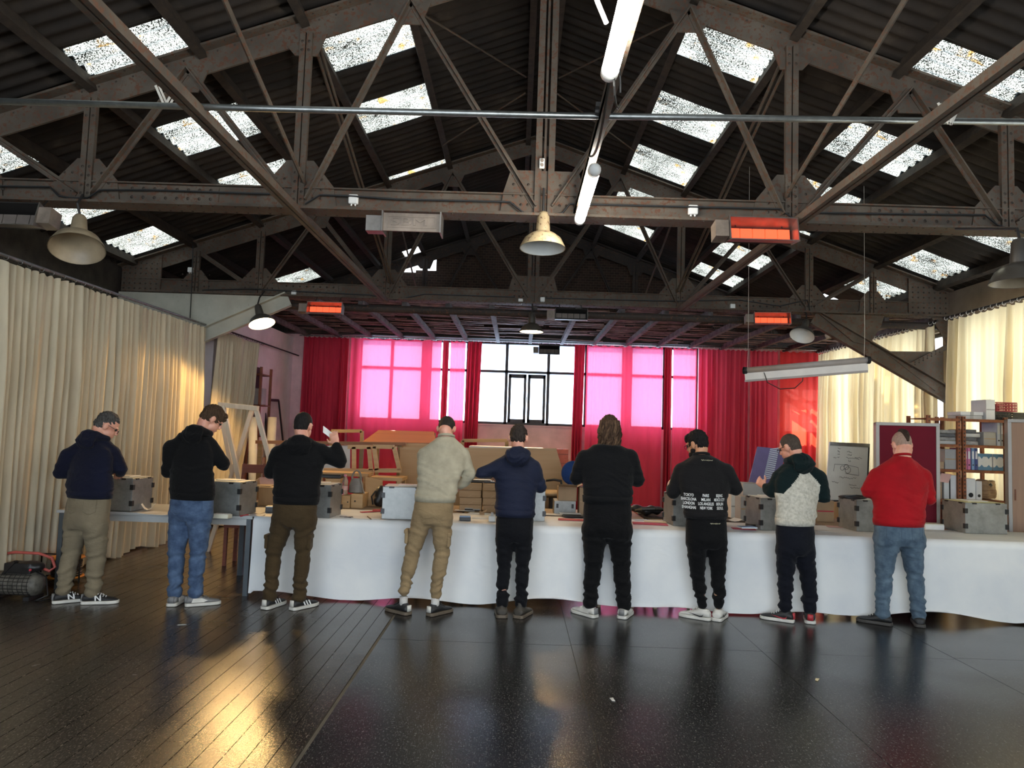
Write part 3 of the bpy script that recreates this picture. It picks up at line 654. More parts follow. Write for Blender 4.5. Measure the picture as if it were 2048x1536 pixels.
# ------------------------------------------------------------------ infrared heaters
M['glow'] = emit('heater_ceramic_glow', (1, .085, .03), .24)
M['ceramic'] = mk('heater_ceramic_off', (.16, .13, .11), .8)
M['heat_alu'] = mk('heater_aluminium', (.33, .30, .27), .35, .85, .25)
M['heat_dirty'] = mk('heater_dirty_plate', (.30, .24, .19), .5, .4, .35, 5)
def heater(c, L, lit, label, rz=0, hy=.21, tilt=18, flip=1, back=False, k=1.0):
    root = empty('infrared_heater', c, rz); tag(root, label, 'heater', 'infrared heaters')
    T = rx(tilt) if not back else rx(0); h, d = .19 * k, .16 * k
    B = lambda mb, nm, mt, sm=False: mb.build(nm, mt, root, sm, local=True)
    def q(x, y, z): return T @ V((x, y, z))
    if back:
        B(MB().prism([q(-L / 2, -.02, -h / 2), q(L / 2, -.02, -h / 2), q(L / 2, -.02, h / 2), q(-L / 2, -.02, h / 2)], (0, .02, 0)), 'back_plate', M['heat_dirty'])
        for x0 in (-L / 2, L / 2): B(MB().box((x0, .05, 0), (.012, .2, h * 1.15)), 'end_plate', M['heat_alu'])
        B(MB().box((-L / 2 - .075, .02, -.02), (.13, .12, h * .85)), 'burner_box', M['heat_alu'])
        B(MB().bx(-L * .40, L * .40, -.026, -.02, h * .28, h * .33).bx(-L * .40, L * .40, -.026, -.02, -h * .33, -h * .28).bx(-L * .42, -L * .40, -.026, -.02, -h * .33, h * .33).bx(L * .40, L * .42, -.026, -.02, -h * .33, h * .33), 'embossed_rim', M['heat_dirty'])
        text('lettering', 'SBM', h * .62, M['heat_dirty'], root, lambda x, y: (x * 1.9 - .02, -.028, y), thick=(0, .006, 0), local=True)
        return root
    # hood: back, sloping top, reflector below, end plates
    B(MB().prism([q(-L / 2, d * .55, -h * .35), q(L / 2, d * .55, -h * .35), q(L / 2, d * .55, h * .3), q(-L / 2, d * .55, h * .3)], T @ V((0, .02, 0))), 'back_plate', M['dark'])
    B(MB().prism([q(-L / 2, d * .57, h * .3), q(L / 2, d * .57, h * .3), q(L / 2, -d * .35, h * .5), q(-L / 2, -d * .35, h * .5)], T @ V((0, 0, .008))), 'top_hood', M['heat_alu'] if lit else M['dark'])
    B(MB().prism([q(-L / 2, d * .5, -h * .32), q(L / 2, d * .5, -h * .32), q(L / 2, -d * .5, -h * .55), q(-L / 2, -d * .5, -h * .55)], T @ V((0, 0, -.008))), 'lower_reflector', M['heat_alu'])
    for x0 in (-L / 2, L / 2):
        B(MB().prism([q(x0, d * .6, -h * .4), q(x0, -d * .55, -h * .62), q(x0, -d * .4, h * .55), q(x0, d * .6, h * .36)], (.008, 0, 0)), 'end_plate', M['heat_alu'])
    B(MB().box(q(flip * (-L / 2 - .06), .01, -.01), (.11, d * .9, h * .75), T), 'burner_box', M['heat_dirty'])
    n_ = 5; pw = L * .94 / n_
    for i in range(n_):
        B(MB().box(q(-L * .47 + pw * (i + .5), d * .40, h * .0), (pw - .008, .02, h * .44), T), 'radiant_panel', M['glow'] if lit else M['ceramic'])
    for x0 in (-L * .35, L * .35): B(MB().tube([q(x0, d * .3, h * .3), V((x0, hy, 3.515 - c[2]))], .006, 6), 'hanger', M['dark'])
    return root
heater(W(1522, 462, YN - .32), .56, True, 'glowing heater under the nearest truss on the right', tilt=-8)
heater(W(824, 446, YN - .16), .50, False, 'unlit heater seen from behind, dirty plate, under the nearest truss', back=True, k=.82)
heater(W(10, 432, YN - .3), .62, False, 'dark unlit heater cut by the left edge of the picture', tilt=-10, flip=-1)
heater(W(650, 617, YT - .3), .50, True, 'glowing heater above the dark red curtain on the left', tilt=-8, k=.85)
heater(W(1543, 638, YT - .3), .50, True, 'glowing heater beside the tilted grey lamp on the right', tilt=-12, rz=-.12, k=.85)
heater(W(1142, 630, YT - .28), .46, False, 'dark unlit heater right of the centre of the second truss', tilt=-8, k=.8)
heater(W(1098, 701, YB - .35), .42, False, 'small dark heater against the top of the clear window', tilt=-8, k=.9)
# ------------------------------------------------------------------ junction boxes, socket, cables
def jbox(x, y, Y, s, label, mat=None):
    c = W(x, y, Y); o = empty('junction_box', c); tag(o, label, 'junction box', 'junction boxes')
    b_ = MB().box(c, (s, .045, s)).build('box', mat or M['white'], o); bevel(b_, .012, 3)
    g = MB()
    for dx in (-.2, .2): g.tube([c + V((dx * s, 0, -s * .5)), c + V((dx * s, 0, -s * .5 - .015))], .008, 8)
    g.build('cable_gland', M['white'], o)
jn = [(707, 399, YN - .05, .085, 'white junction box on the near truss, left of the unlit heater'), (1386, 420, YN - .05, .085, 'white junction box on the near truss, left of the glowing heater'),
      (588, 586, YT - .05, .075, 'white junction box on the second truss above the lit tilted lamp'), (1041, 602, YT - .05, .07, 'yellowed junction box left of the second truss centre'),
      (1085, 599, YT - .05, .07, 'white junction box right of the second truss centre'), (1465, 613, YT - .05, .075, 'white junction box on the second truss left of the right heater'),
      (381, 540, YT - .12, .075, 'pale junction box hanging at the left end of the second truss')]
for j in jn: jbox(*j)
c = W(1084, 327, YN - .08); so_ = empty('wall_socket', c); tag(so_, 'white double socket on the king post above the yellow lamp', 'socket')
bevel(MB().box(c, (.045, .03, .085)).build('plate', M['white'], so_), .004)
for dz in (-.02, .02): MB().lathe([(.015, 0), (.015, .006), (.001, .006)], 14, c + V((0, -.019, dz)), rx(90)).build('outlet', M['heat_dirty'], so_)
def cable(pts, Y, r, label):
    tag(MB().tube([W(x, y, Y) for x, y in pts], r, 6).build('cable', M['cable']), label, 'cable', 'cables on the trusses')
cable([(-20, 372), (100, 374), (118, 392), (140, 396), (175, 396), (200, 380), (300, 380), (540, 388)], YN - .07, .009, 'black cable along the left end of the near truss')
cable([(610, 408), (640, 390), (700, 392), (800, 399), (1020, 404), (1050, 428), (1075, 432)], YN - .07, .009, 'black cable from the left joint to the centre of the near truss')
cable([(1095, 432), (1125, 426), (1140, 408), (1300, 412), (1560, 418), (1590, 440)], YN - .07, .009, 'black cable from the centre to the right joint of the near truss')
cable([(1600, 425), (1800, 428), (1970, 430), (1995, 450), (2060, 470)], YN - .07, .009, 'black cable on the right end of the near truss')
cable([(405, 580), (500, 578), (740, 590), (790, 600), (850, 588), (1030, 594)], YT - .07, .009, 'black cable along the left half of the second truss')
cable([(1090, 596), (1340, 602), (1480, 600), (1560, 612), (1615, 600), (1622, 630)], YT - .07, .009, 'black cable along the right half of the second truss')
cable([(386, 486), (384, 560), (380, 640)], YT - .14, .008, 'thin black cable hanging down before the white knee brace')
# ------------------------------------------------------------------ hanging projector screen case
a, b = W(1490, 741, 9.0), W(1736, 720, 8.4); root = empty('projector_screen', (a + b) / 2); tag(root, 'closed grey projector screen case hanging before the right curtains', 'projector screen')
M['case'] = mk('screen_case_grey', (.33, .29, .26), .5, var=.1); M['screen'] = mk('screen_fabric', (.72, .69, .64), .8, var=.06)
MB().tube([a, b], .038, 14).build('case', M['case'], root, True)
dn = V((0, 0, -1)); MB().bar(a + dn * .075, b + dn * .075, .012, .10).build('fabric_edge', M['screen'], root)
MB().bar(a + dn * .135, b + dn * .135, .03, .025).build('bottom_bar', M['case'], root)
for q in (a, b): MB().lathe([(.046, -.02), (.046, .02), (.001, .02)], 14, q, ry(90)).build('end_cap', M['dark'], root)
for q in (a.lerp(b, .02), a.lerp(b, .97)): MB().tube([q + V((0, 0, .03)), q + V((.012, .01, .28)), (q.x, q.y, roofz(q.x) - .03)], .0022, 5).build('hanging_cord', M['strap'], root)
(MB().tube([W(1528, 745, 8.85), W(1535, 765, 8.85), W(1560, 778, 8.8), W(1590, 776, 8.8), W(1605, 762, 8.75), W(1607, 745, 8.75)], .006, 6).build('cable_loop', M['cable'], root))

# ------------------------------------------------------------------ tables
ZTB = .745; YF = 6.74                                  # table top height, front edge
M['tabletop'] = mk('laminate_grey', (.42, .43, .42), .35, var=.06, bstr=.03)
M['tableleg'] = mk('table_leg_slate', (.075, .09, .10), .45, .3, .1)
tl = empty('folding_table', (-3.4, YF + .35, 0)); tag(tl, 'grey office table at the left end with slate legs', 'table')
xl, xr_ = W(112, 1028, YF).x, W(505, 1040, YF).x
bevel(MB().bx(xl, xr_, YF, YF + .75, ZTB - .028, ZTB).build('table_top', M['tabletop'], tl), .004)
MB().bx(xl + .06, xr_ - .06, YF + .03, YF + .05, ZTB - .09, ZTB - .028).bx(xl + .06, xr_ - .06, YF + .70, YF + .72, ZTB - .09, ZTB - .028).build('apron', M['tabletop'], tl)
for x in (xl + .035, xr_ - .045):
    for y in (YF + .05, YF + .70): MB().bx(x - .022, x + .022, y - .022, y + .022, 0, ZTB - .028).build('leg', M['tableleg'], tl)
M['tablewood'] = wood('table_board', (.33, .24, .16), (.22, .15, .10), axis='X')
cx0, cx1 = xr_ + .012, 5.6
tcols = [(cx0 + .05, cx0 + 1.85), (cx0 + 1.88, cx0 + 3.68), (cx0 + 3.71, cx0 + 5.5), (cx0 + 5.53, cx1)]
nms = ['leftmost trestle table under the white cloth', 'second trestle table under the white cloth', 'third trestle table under the white cloth', 'rightmost trestle table under the white cloth']
for (a, b), nm in zip(tcols, nms):
    t_ = empty('trestle_table', ((a + b) / 2, YF + .4, 0)); tag(t_, nm, 'table', 'trestle tables in the row')
    MB().bx(a, b, YF + .02, YF + .80, ZTB - .025, ZTB - .004).build('table_top', M['tablewood'], t_)
    for x in (a + .25, b - .25):
        for y, sgn in ((YF + .12, 1), (YF + .70, -1)):
            for dx in (-.16, .16): MB().bar((x + dx * .25, y, ZTB - .03), (x + dx, y - sgn * .03, 0), .03, .03).build('leg', M['tablewood'], t_)
        MB().bx(x - .1, x + .1, YF + .1, YF + .13, .28, .31).build('stretcher', M['tablewood'], t_)
def table_cloth_mat():
    m, t, b = nt('cloth_white_vinyl'); v = coords(t); n = noi(t, v, 1.6, 4)
    t.links.new(ramp(t, n, [(.3, srgb(205, 208, 210)), (.7, srgb(226, 226, 222))]), b.inputs['Base Color']); b.inputs['Roughness'].default_value = .55
    bump(t, b, noi(t, v, 3.5, 3, .5, .6), .25, .03); return m
M['clothwhite'] = table_cloth_mat()
def clothfn(u, v):
    x = cx0 + (cx1 - cx0) * u; s = v * 1.53
    top = .80
    if s < top: return (x, YF + .82 - s, ZTB + .002)
    q = s - top; edge = .018 + .045 * max(0, math.sin(x * 1.9 + .6)) + .02 * math.sin(x * 5.2)
    if u < .004: edge = .03
    dep = min(q, .73 - edge * (q / .73)); push = .012 * math.sin(x * 3.1) + .02 * math.sin(x * 1.3 + 2) + .012 * math.sin(x * 7.7 + 1)
    for a, b in tcols:
        for xx in (a + .25, b - .25): push += .016 * math.exp(-((x - xx - .16 * dep / .73) / .03) ** 2) + .016 * math.exp(-((x - xx + .16 * dep / .73) / .03) ** 2)
    return (x, YF - .004 - .01 - .07 * max(0, push) * 3 * (q / .73) - .03 * (q / .73) ** 2, max(.006 + edge * .5, ZTB - dep))
o = MB().grid(clothfn, 320, 44).build('table_cloth', M['clothwhite'], loc=((cx0 + cx1) / 2, YF, 0), smooth=True)
tag(o, 'long white cloth covering the row of tables and hanging to the floor', 'tablecloth')

# ------------------------------------------------------------------ people
def remesh(mb, vox, sm=6, fac=.5):
    me = mb.mesh('tmp', None); ob = bpy.data.objects.new('tmp', me); COL.objects.link(ob)
    r = ob.modifiers.new('r', 'REMESH'); r.mode = 'VOXEL'; r.voxel_size = vox
    if sm: q = ob.modifiers.new('s', 'SMOOTH'); q.factor = fac; q.iterations = sm
    dg = bpy.context.evaluated_depsgraph_get(); out = bpy.data.meshes.new_from_object(ob.evaluated_get(dg))
    bpy.data.objects.remove(ob); bpy.data.meshes.remove(me); return out
def pos(me):
    a = np.empty(len(me.vertices) * 3, np.float32); me.vertices.foreach_get('co', a); return a.reshape(-1, 3)
def nor(me):
    a = np.empty(len(me.vertices) * 3, np.float32); me.vertices.foreach_get('normal', a); return a.reshape(-1, 3)
def setpos(me, p): me.vertices.foreach_set('co', p.astype(np.float32).ravel()); me.update()
def rid(x): return 1 - np.abs(np.sin(x))
def wrinkle(p, seed, zs, amp):
    """drapery folds: warped ridges running mostly across the limb; zs = [(z, width, strength)]"""
    r = np.random.default_rng(seed); ph = r.uniform(0, 6.3, 12); x, y, z = p[:, 0], p[:, 1], p[:, 2]
    wx = x * 9 + y * 7; wz = z + .035 * np.sin(wx + ph[0]) + .02 * np.sin(wx * 2.1 + z * 5 + ph[1])
    f = .55 * rid(wz * 34 + ph[2]) + .45 * rid(wz * 55 + wx * .7 + ph[3]) + .5 * rid(wz * 18 - wx * .9 + ph[4])
    w_ = np.full(len(p), .22)
    for zc, wd, st in zs: w_ += st * np.exp(-((z - zc) / wd) ** 2)
    return amp * (f - .8) * w_ + amp * .35 * np.sin(x * 21 + z * 6 + ph[5]) * np.sin(z * 9 + ph[6])
def put(me, name, mat, parent, smooth=True):
    me.name = name; me.materials.clear(); me.materials.append(mat)
    off = np.array(parent.location + (parent.parent.location if parent.parent else V((0, 0, 0)))); setpos(me, pos(me) - off)
    me.polygons.foreach_set('use_smooth', [smooth] * len(me.polygons))
    o = bpy.data.objects.new(name, me); COL.objects.link(o); o.parent = parent; return o
def limb(mb, pts, rs, n=14):
    pts = [V(p) for p in pts]
    mb.tube(pts, rs, n)
    for p, r in zip(pts, rs): mb.ball(p, r, None, 12, 8)
def hand(mb, w_, d, side, up, curl=.5):
    """five-fingered hand: wrist point, pointing direction, thumb side, back-of-hand normal"""
    d = V(d).normalized(); up = V(up); up = (up - d * up.dot(d)).normalized(); sd = d.cross(up) * side
    pc = V(w_) + d * .05
    mb.loft([(V(w_) - d * .01, sd * .026, up * .02), (pc - d * .01, sd * .038, up * .017), (pc + d * .035, sd * .042, up * .015), (pc + d * .047, sd * .038, up * .012)], 12)
    for k, (o_, L) in enumerate([(.032, .072), (.011, .08), (-.011, .075), (-.031, .06)]):
        b = pc + d * .04 + sd * o_; a1 = curl * .6; d1 = (d * math.cos(a1) - up * math.sin(a1)); a2 = curl * 1.4; d2 = (d * math.cos(a2) - up * math.sin(a2)); a3 = curl * 2.0; d3 = d * math.cos(a3) - up * math.sin(a3)
        p1 = b + d1 * L * .42; p2 = p1 + d2 * L * .33; p3 = p2 + d3 * L * .25
        limb(mb, [b - d * .01, p1, p2, p3], [.0095, .009, .008, .007], 8)
    b = pc - d * .02 + sd * .03; t1 = b + (d * .55 + sd * .75 - up * .2).normalized() * .04; t2 = t1 + (d * .9 + sd * .3 - up * .35).normalized() * .035
    limb(mb, [b - sd * .01, t1, t2], [.0125, .011, .0085], 8)
M['skin'] = mk('skin_fair', srgb(214, 160, 136), .5, var=.10, vs=10, bs=140, bstr=.06, c2=srgb(192, 128, 106))
M['skin2'] = mk('skin_olive', srgb(196, 146, 112), .5, var=.10, vs=10, bs=140, bstr=.06, c2=srgb(170, 118, 88))
M['eye'] = mk('eye_dark', (.02, .015, .012), .2, bstr=0)
def hairmat(name, c, c2): return mk(name, c, .7, var=.3, vs=90, bs=160, bstr=.9, c2=c2, stretch=(1, 1, .35), bd=.01, spec=.15)
M['shoe_black'] = mk('shoe_black', (.014, .014, .015), .6); M['shoe_white'] = mk('shoe_white', (.62, .60, .55), .55, var=.15); M['sole_white'] = mk('sole_white', (.62, .60, .54), .6, var=.15)
M['sole_dark'] = mk('sole_dark', (.05, .045, .04), .7); M['shoe_grey'] = mk('shoe_grey', (.20, .20, .20), .6); M['boot_brown'] = mk('boot_brown', (.05, .042, .032), .7, var=.3); M['sole_tan'] = mk('sole_tan', (.13, .10, .07), .7)
M['red_trim'] = mk('red_trim', (.45, .03, .04), .5); M['sock_white'] = cloth('sock_white', (.6, .58, .55)); M['print_white'] = mk('print_white', (.70, .70, .68), .6, var=.05, bstr=0); M['print_cream'] = mk('print_cream', (.60, .56, .38), .6, bstr=0)
M['glass_rim'] = mk('spectacle_rim', (.02, .02, .022), .35, .3)

def shoe(parent, ank, yaw, upper, sole, L=.285, wd=.098, deco=None, boot=False, heel=None):
    """shoe under an ankle point; yaw degrees right of straight ahead"""
    a = math.radians(yaw); d = V((math.sin(a), math.cos(a), 0)); s = V((math.cos(a), -math.sin(a), 0)); o = V((ank[0], ank[1], 0)) - d * .075
    rt = empty('shoe', o); rt.parent = parent; rt.location = o - parent.location
    prof = [(0.0, .55, .062), (.04, .86, .078), (.16, .95, .086), (.30, .93, .092), (.42, .93, .083), (.55, .98, .064), (.70, 1.04, .052), (.84, .96, .045), (.95, .66, .036), (1.0, .30, .028)]
    hw = wd / 2
    rings = [(o + d * (t * L) + V((0, 0, (.022 + h) / 2 + .004)), s * hw * w_, V((0, 0, (h - .018) / 2))) for t, w_, h in prof]
    mb = MB().loft(rings, 18); top = .135 if boot else .098
    mb.loft([(o + d * .075 + V((0, 0, .05)), s * .040, d * .066), (o + d * .072 + V((0, 0, .085)), s * .037, d * .052), (o + d * .07 + V((0, 0, top)), s * .037, d * .048)], 16)
    me = remesh(mb, .006, 4); put(me, 'upper', upper, rt)
    n_ = 20; poly = []
    for k in range(n_ + 1):
        t = k / n_; w_ = np.interp(t, [q[0] for q in prof], [q[1] for q in prof]); poly.append((t, w_))
    pts = [o + d * (t * (L + .012) - .006) + s * (hw * w_ * 1.06) for t, w_ in poly] + [o + d * (t * (L + .012) - .006) - s * (hw * w_ * 1.06) for t, w_ in poly[::-1]]
    bevel(MB().prism([p + V((0, 0, .002)) for p in pts], (0, 0, .028)).build('sole', sole, rt), .006)
    lz = MB()
    for k in range(4):
        c = o + d * (L * (.44 + .07 * k)) + V((0, 0, .094 - .011 * k)); lz.tube([c - s * .028 - V((0, 0, .008)), c + V((0, 0, .006)), c + s * .028 - V((0, 0, .008))], .004, 6)
    c = o + d * (L * .42) + V((0, 0, .10)); lz.tube([c, c + s * .03 + V((0, 0, .014)), c + s * .035 - d * .012, c], .003, 5).tube([c, c - s * .03 + V((0, 0, .014)), c - s * .035 - d * .012, c], .003, 5)
    lz.build('laces', M['print_white'] if deco in ('N', 'swoosh_red') else upper, rt)
    if heel: MB().loft([(o - d * .001 + V((0, 0, .035)), s * .026, d * .012), (o + d * .001 + V((0, 0, .085)), s * .024, d * .012)], 10).build('heel_patch', heel, rt, True)
    for sg in (-1, 1):
        def q(t, z): w_ = np.interp(t, [p[0] for p in prof], [p[1] for p in prof]); return o + d * (t * L) + s * sg * (hw * w_ * 1.0 + .0035 - max(0, z - .05) * .28) + V((0, 0, z))
        if deco == 'stripes':
            mb = MB()
            for t in (.36, .46, .56): mb.prism([q(t, .034), q(t + .045, .034), q(t - .02, .075), q(t - .065, .075)], s * sg * .002)
            mb.build('side_stripes', M['print_white'], rt)
        if deco == 'N':
            mb = MB()
            for p in ([(.38, .034), (.42, .034), (.40, .078), (.36, .078)], [(.52, .034), (.56, .034), (.54, .078), (.50, .078)], [(.36, .078), (.40, .078), (.56, .034), (.52, .034)]): mb.prism([q(*z) for z in p], s * sg * .002)
            mb.build('side_letter', M['print_white'], rt)
        if deco in ('swoosh', 'swoosh_red'):
            mb = MB(); cur = [(.18, .06), (.22, .045), (.30, .040), (.45, .048), (.66, .058)]; lo = [(.18, .06), (.21, .034), (.30, .030), (.45, .040), (.66, .058)]
            for i in range(4): mb.prism([q(*cur[i]), q(*cur[i + 1]), q(*lo[i + 1]), q(*lo[i])], s * sg * .002)
            mb.build('side_mark', M['red_trim'] if deco == 'swoosh_red' else M['glass_rim'], rt)
        if deco == 'panel':
            MB().prism([q(.15, .036), q(.5, .036), q(.62, .05), q(.45, .07), q(.2, .07)], s * sg * .002).build('side_panel', M['sole_white'], rt)
    return rt

def person(sp):
    Y = sp['Y']; g = lambda k, dy=0: W(sp[k][0], sp[k][1], Y + dy + (sp[k][2] if len(sp[k]) > 2 else 0))
    ct = W(*sp['crotch'][:2], Y); root = empty('person', (ct.x, Y, 0)); tag(root, sp['label'], 'person')
    fy = math.radians(sp.get('yaw', 0)); fd = V((math.sin(fy), math.cos(fy), 0)); lt = V((math.cos(fy), -math.sin(fy), 0)); up = V((0, 0, 1))
    lean = sp.get('lean', .10)
    hl, hr = g('hemL'), g('hemR'); hem = (hl + hr) / 2; hw = (hr - hl).length / 2; ca = max(.75, math.cos(fy))
    sl_, sr = g('shL', lean), g('shR', lean); shc = (sl_ + sr) / 2; sw = (sr - sl_).length / 2; nb = g('neck', lean * 1.1)
    dk = sp.get('depth', .64); h = shc.z - hem.z
    # ---- garment over torso and arms
    mb = MB()
    def ring(t, w_, dd, ext=0): c = hem.lerp(V((shc.x, shc.y, shc.z)), t); return (c, lt * w_ / ca, fd * dd)
    bw = hw * sp.get('belly', 1.02)
    mb.loft([ring(0, hw, hw * dk), ring(.10, bw * 1.05, bw * dk * 1.04), ring(.3, bw * 1.0, bw * dk), ring(.55, sw * .94, sw * dk * .78), ring(.78, sw * .97, sw * dk * .72), ring(.93, sw * .84, sw * dk * .6), (shc + up * .035, lt * sw * .52, fd * sw * .42), (nb, lt * .075, fd * .075)], 24)
    arms = []
    for sd, sh, el, hn in ((-1, sl_, 'elL', 'haL'), (1, sr, 'elR', 'haR')):
        e = g(el, lean * .6 + .04) - lt * sd * .05; s0 = sh - lt * sd * .062 - up * .085
        if hn in sp: hd = g(hn)
        else: hd = e + fd * .21 - lt * sd * .15 + up * .02
        dv = (hd - e).normalized(); wr = hd - dv * .05
        ar = sp.get('arm', 1)
        limb(mb, [nb - up * .035, nb.lerp(s0, .5) - up * .012, s0], [.070, .068, .074])
        limb(mb, [s0, s0.lerp(e, .5), e], [.078 * ar, .067 * ar, .060 * ar]); limb(mb, [e, e.lerp(wr, .5), wr - dv * .01], [.060 * ar, .054 * ar, .042 * ar])
        arms.append((s0, e, wr, dv, sd, hn in sp))
    me = remesh(mb, .012, 5); p = pos(me); nn = nor(me)
    el_z = np.mean([a[1].z for a in arms])
    p = p + nn * wrinkle(p, sp['seed'], [(hem.z + .05, .07, 1.0), (el_z, .07, .8), (hem.z + h * .5, .1, .3)], sp.get('wr', .010))[:, None]
    z0 = p[:, 2] - hem.z; band = np.exp(-((z0 - .06) / .012) ** 2); c2 = np.array(hem)
    p[:, :2] += (c2[:2] - p[:, :2]) * (.035 * band)[:, None] * (np.abs(p[:, 0] - hem.x) < hw * 1.3)[:, None]
    setpos(me, p)
    sweater = put(me, sp.get('topname', 'sweater'), sp['top'], root)
    if 'raglan' in sp: me.materials.append(sp['raglan']); raglan(me, sp, sweater, hem, shc, sw, root, lt, arms)
    MB().loft([(hem - up * .005, lt * hw * .99 / ca, fd * hw * dk), (hem + up * .055, lt * hw * 1.015 / ca, fd * hw * dk * 1.02)], 28).build('waistband', sp['top'] if 'band' not in sp else sp['band'], root, True)
    # ---- trousers
    mb = MB(); cz = ct.z; pw = hw * sp.get('hipk', .98)
    wz = hem.z + .05; wc = V((hem.x, hem.y, wz))
    hipc = V((ct.x * .6 + hem.x * .4, Y, cz + .10))
    mb.loft([(wc, lt * pw * .93 / ca, fd * pw * .60), (wc.lerp(hipc, .5), lt * pw / ca, fd * pw * .66), (hipc, lt * pw * .98 / ca, fd * pw * .70), (V((ct.x, Y, cz + .02)), lt * pw * .8 / ca, fd * pw * .55)], 22)
    lk = sp.get('leg', 1.0); cuff = sp.get('cuff', .062); zs = []
    ankles = []
    for sd, kn, an in ((-1, 'knL', 'anL'), (1, 'knR', 'anR')):
        hp = hipc + lt * sd * pw * .50 - up * .02; k_ = g(kn, sp.get('kdy', .02)); a_ = g(an); ankles.append(a_)
        limb(mb, [hp, hp.lerp(k_, .5), k_], [pw * .54 * min(lk, 1.06), .086 * lk, .071 * lk]); kr = .066 * lk
        limb(mb, [k_, k_.lerp(a_, .45), k_.lerp(a_, .85), a_ + up * .0], [.071 * lk, kr, (kr + cuff) / 2, cuff])
        zs += [(k_.z, .07, .8), (a_.z + .09, .08, 1.5), (cz - .02, .06, .7)]
    me = remesh(mb, .012, 4); p = pos(me); p = p + nor(me) * wrinkle(p, sp['seed'] + 50, zs, sp.get('lwr', .010))[:, None]
    p[:, 2] = np.maximum(p[:, 2], .045); setpos(me, p); put(me, 'trousers', sp['legs'], root)
    pk = MB()                                                      # back pockets, each sitting just proud of the seat
    from mathutils.bvhtree import BVHTree
    def onto(o_me, par, q, dirv=(0, 1, 0), gap=.004):
        key = o_me.name
        if key not in bvh: bvh[key] = BVHTree.FromPolygons([v.co.copy() for v in o_me.vertices], [tuple(f.vertices) for f in o_me.polygons])
        hit = bvh[key].ray_cast(V(q) - V(par.location) - V(dirv) * 1.0, V(dirv))
        return (hit[0] + V(par.location) - V(dirv) * gap) if hit[0] else None
    bvh = {}
    if sp.get('pockets'):
        for sd in (-1, 1):
            c = V((hem.x, Y, wz - .115)) + lt * sd * pw * .47; mb = MB(); pts = []
            for t in np.linspace(0, 1, 9): pts.append((-.055 + .11 * t, .05))
            frame = [(-.055, .055), (.055, .055), (.055, -.045), (0, -.07), (-.055, -.045), (-.055, .055)]
            ln = []
            for (x0, z0_), (x1, z1_) in zip(frame[:-1], frame[1:]):
                for t in np.linspace(0, 1, 5)[:-1]: ln.append((x0 + (x1 - x0) * t, z0_ + (z1_ - z0_) * t))
            ln.append(frame[0]); P_ = [onto(me, root, c + lt * a + up * b, gap=.001) for a, b in ln]; P_ = [q for q in P_ if q]
            if len(P_) > 8: mb.tube(P_, .0035, 5).build('back_pocket', sp['legs'], root)
    if sp.get('cargo'):
        for sd, kn in ((-1, 'knL'), (1, 'knR')):
            k_ = g(kn); c = k_ + up * .11 + lt * sd * .058
            bevel(MB().box(c, (.03, .11, .12)).box(c + up * .045 + lt * sd * .004, (.036, .116, .04)).build('cargo_pocket', sp['legs'], root), .012, 3)
    # ---- body: head, neck, trunk, arms and hands as one surface
    hc = g('head', lean * 1.2 + .04); hy, hp_ = math.radians(sp.get('hyaw', 0)), math.radians(sp.get('hpitch', 25)); hs = sp.get('hsize', 1.0)
    HR = Matrix.Rotation(-hy, 3, 'Z') @ Matrix.Rotation(-hp_, 3, 'X')
    H = lambda x, y, z: hc + HR @ (V((x, y, z)) * hs)
    mb = MB()
    mb.ball(H(0, -.008, .02), (.076 * hs, .097 * hs, .098 * hs), HR, 20, 14).ball(H(0, .04, -.05), (.058 * hs, .062 * hs, .072 * hs), HR, 16, 10).ball(H(0, .075, -.09), (.028 * hs, .026 * hs, .022 * hs), HR)
    mb.loft([(H(0, .094, .018), HR @ V((.008, 0, 0)), HR @ V((0, .01, 0))), (H(0, .106, -.012), HR @ V((.013, 0, 0)), HR @ V((0, .014, 0))), (H(0, .110, -.032), HR @ V((.017, 0, 0)), HR @ V((0, .014, 0))), (H(0, .095, -.040), HR @ V((.015, 0, 0)), HR @ V((0, .01, 0)))], 10)
    mb.ball(H(0, .098, -.062), (.024 * hs, .010 * hs, .009 * hs), HR)                       # lips
    mb.ball(H(-.03, .086, .022), (.024 * hs, .012 * hs, .008 * hs), HR).ball(H(.03, .086, .022), (.024 * hs, .012 * hs, .008 * hs), HR)   # brows
    for sd in (-1, 1): mb.ball(H(sd * .079, -.006, -.012), (.010 * hs, .022 * hs, .034 * hs), HR).ball(H(sd * .086, -.014, -.006), (.006 * hs, .018 * hs, .028 * hs), HR)
    nk = sp.get('neckr', .058)
    limb(mb, [H(0, -.035, -.055), (H(0, -.035, -.055) + nb) / 2, nb - up * .03], [nk, nk * .98, nk * 1.12])
    mb.loft([(V((hipc.x, hipc.y, hipc.z)), lt * pw * .6, fd * pw * .36), (hem.lerp(shc, .5), lt * sw * .6, fd * sw * .34), (shc - up * .02, lt * sw * .66, fd * sw * .28), (nb, lt * .06, fd * .06)], 16)
    for s0, e, wr, dv, sd, given in arms:
        limb(mb, [s0, e, wr], [.042, .036, .028], 10); sdv = dv.cross(V((0, 0, 1)))
        hand(mb, wr, dv, -sd, sp.get('hup', (0, 0, 1)) if not given else sp.get('hup' + ('L' if sd < 0 else 'R'), (0, 0, 1)), .55)
    for sd, a_ in zip((-1, 1), ankles): limb(mb, [hipc + lt * sd * pw * .5, g('knL' if sd < 0 else 'knR', .02), a_ - up * .01], [.05, .045, .034], 10)
    put(remesh(mb, .0062, 3), 'body', sp.get('skin', M['skin']), root)
    eyes = MB()
    for sd in (-1, 1): eyes.ball(H(sd * .031, .083, .004), .0115 * hs)
    eyes.build('eyes', M['eye'], root, True)
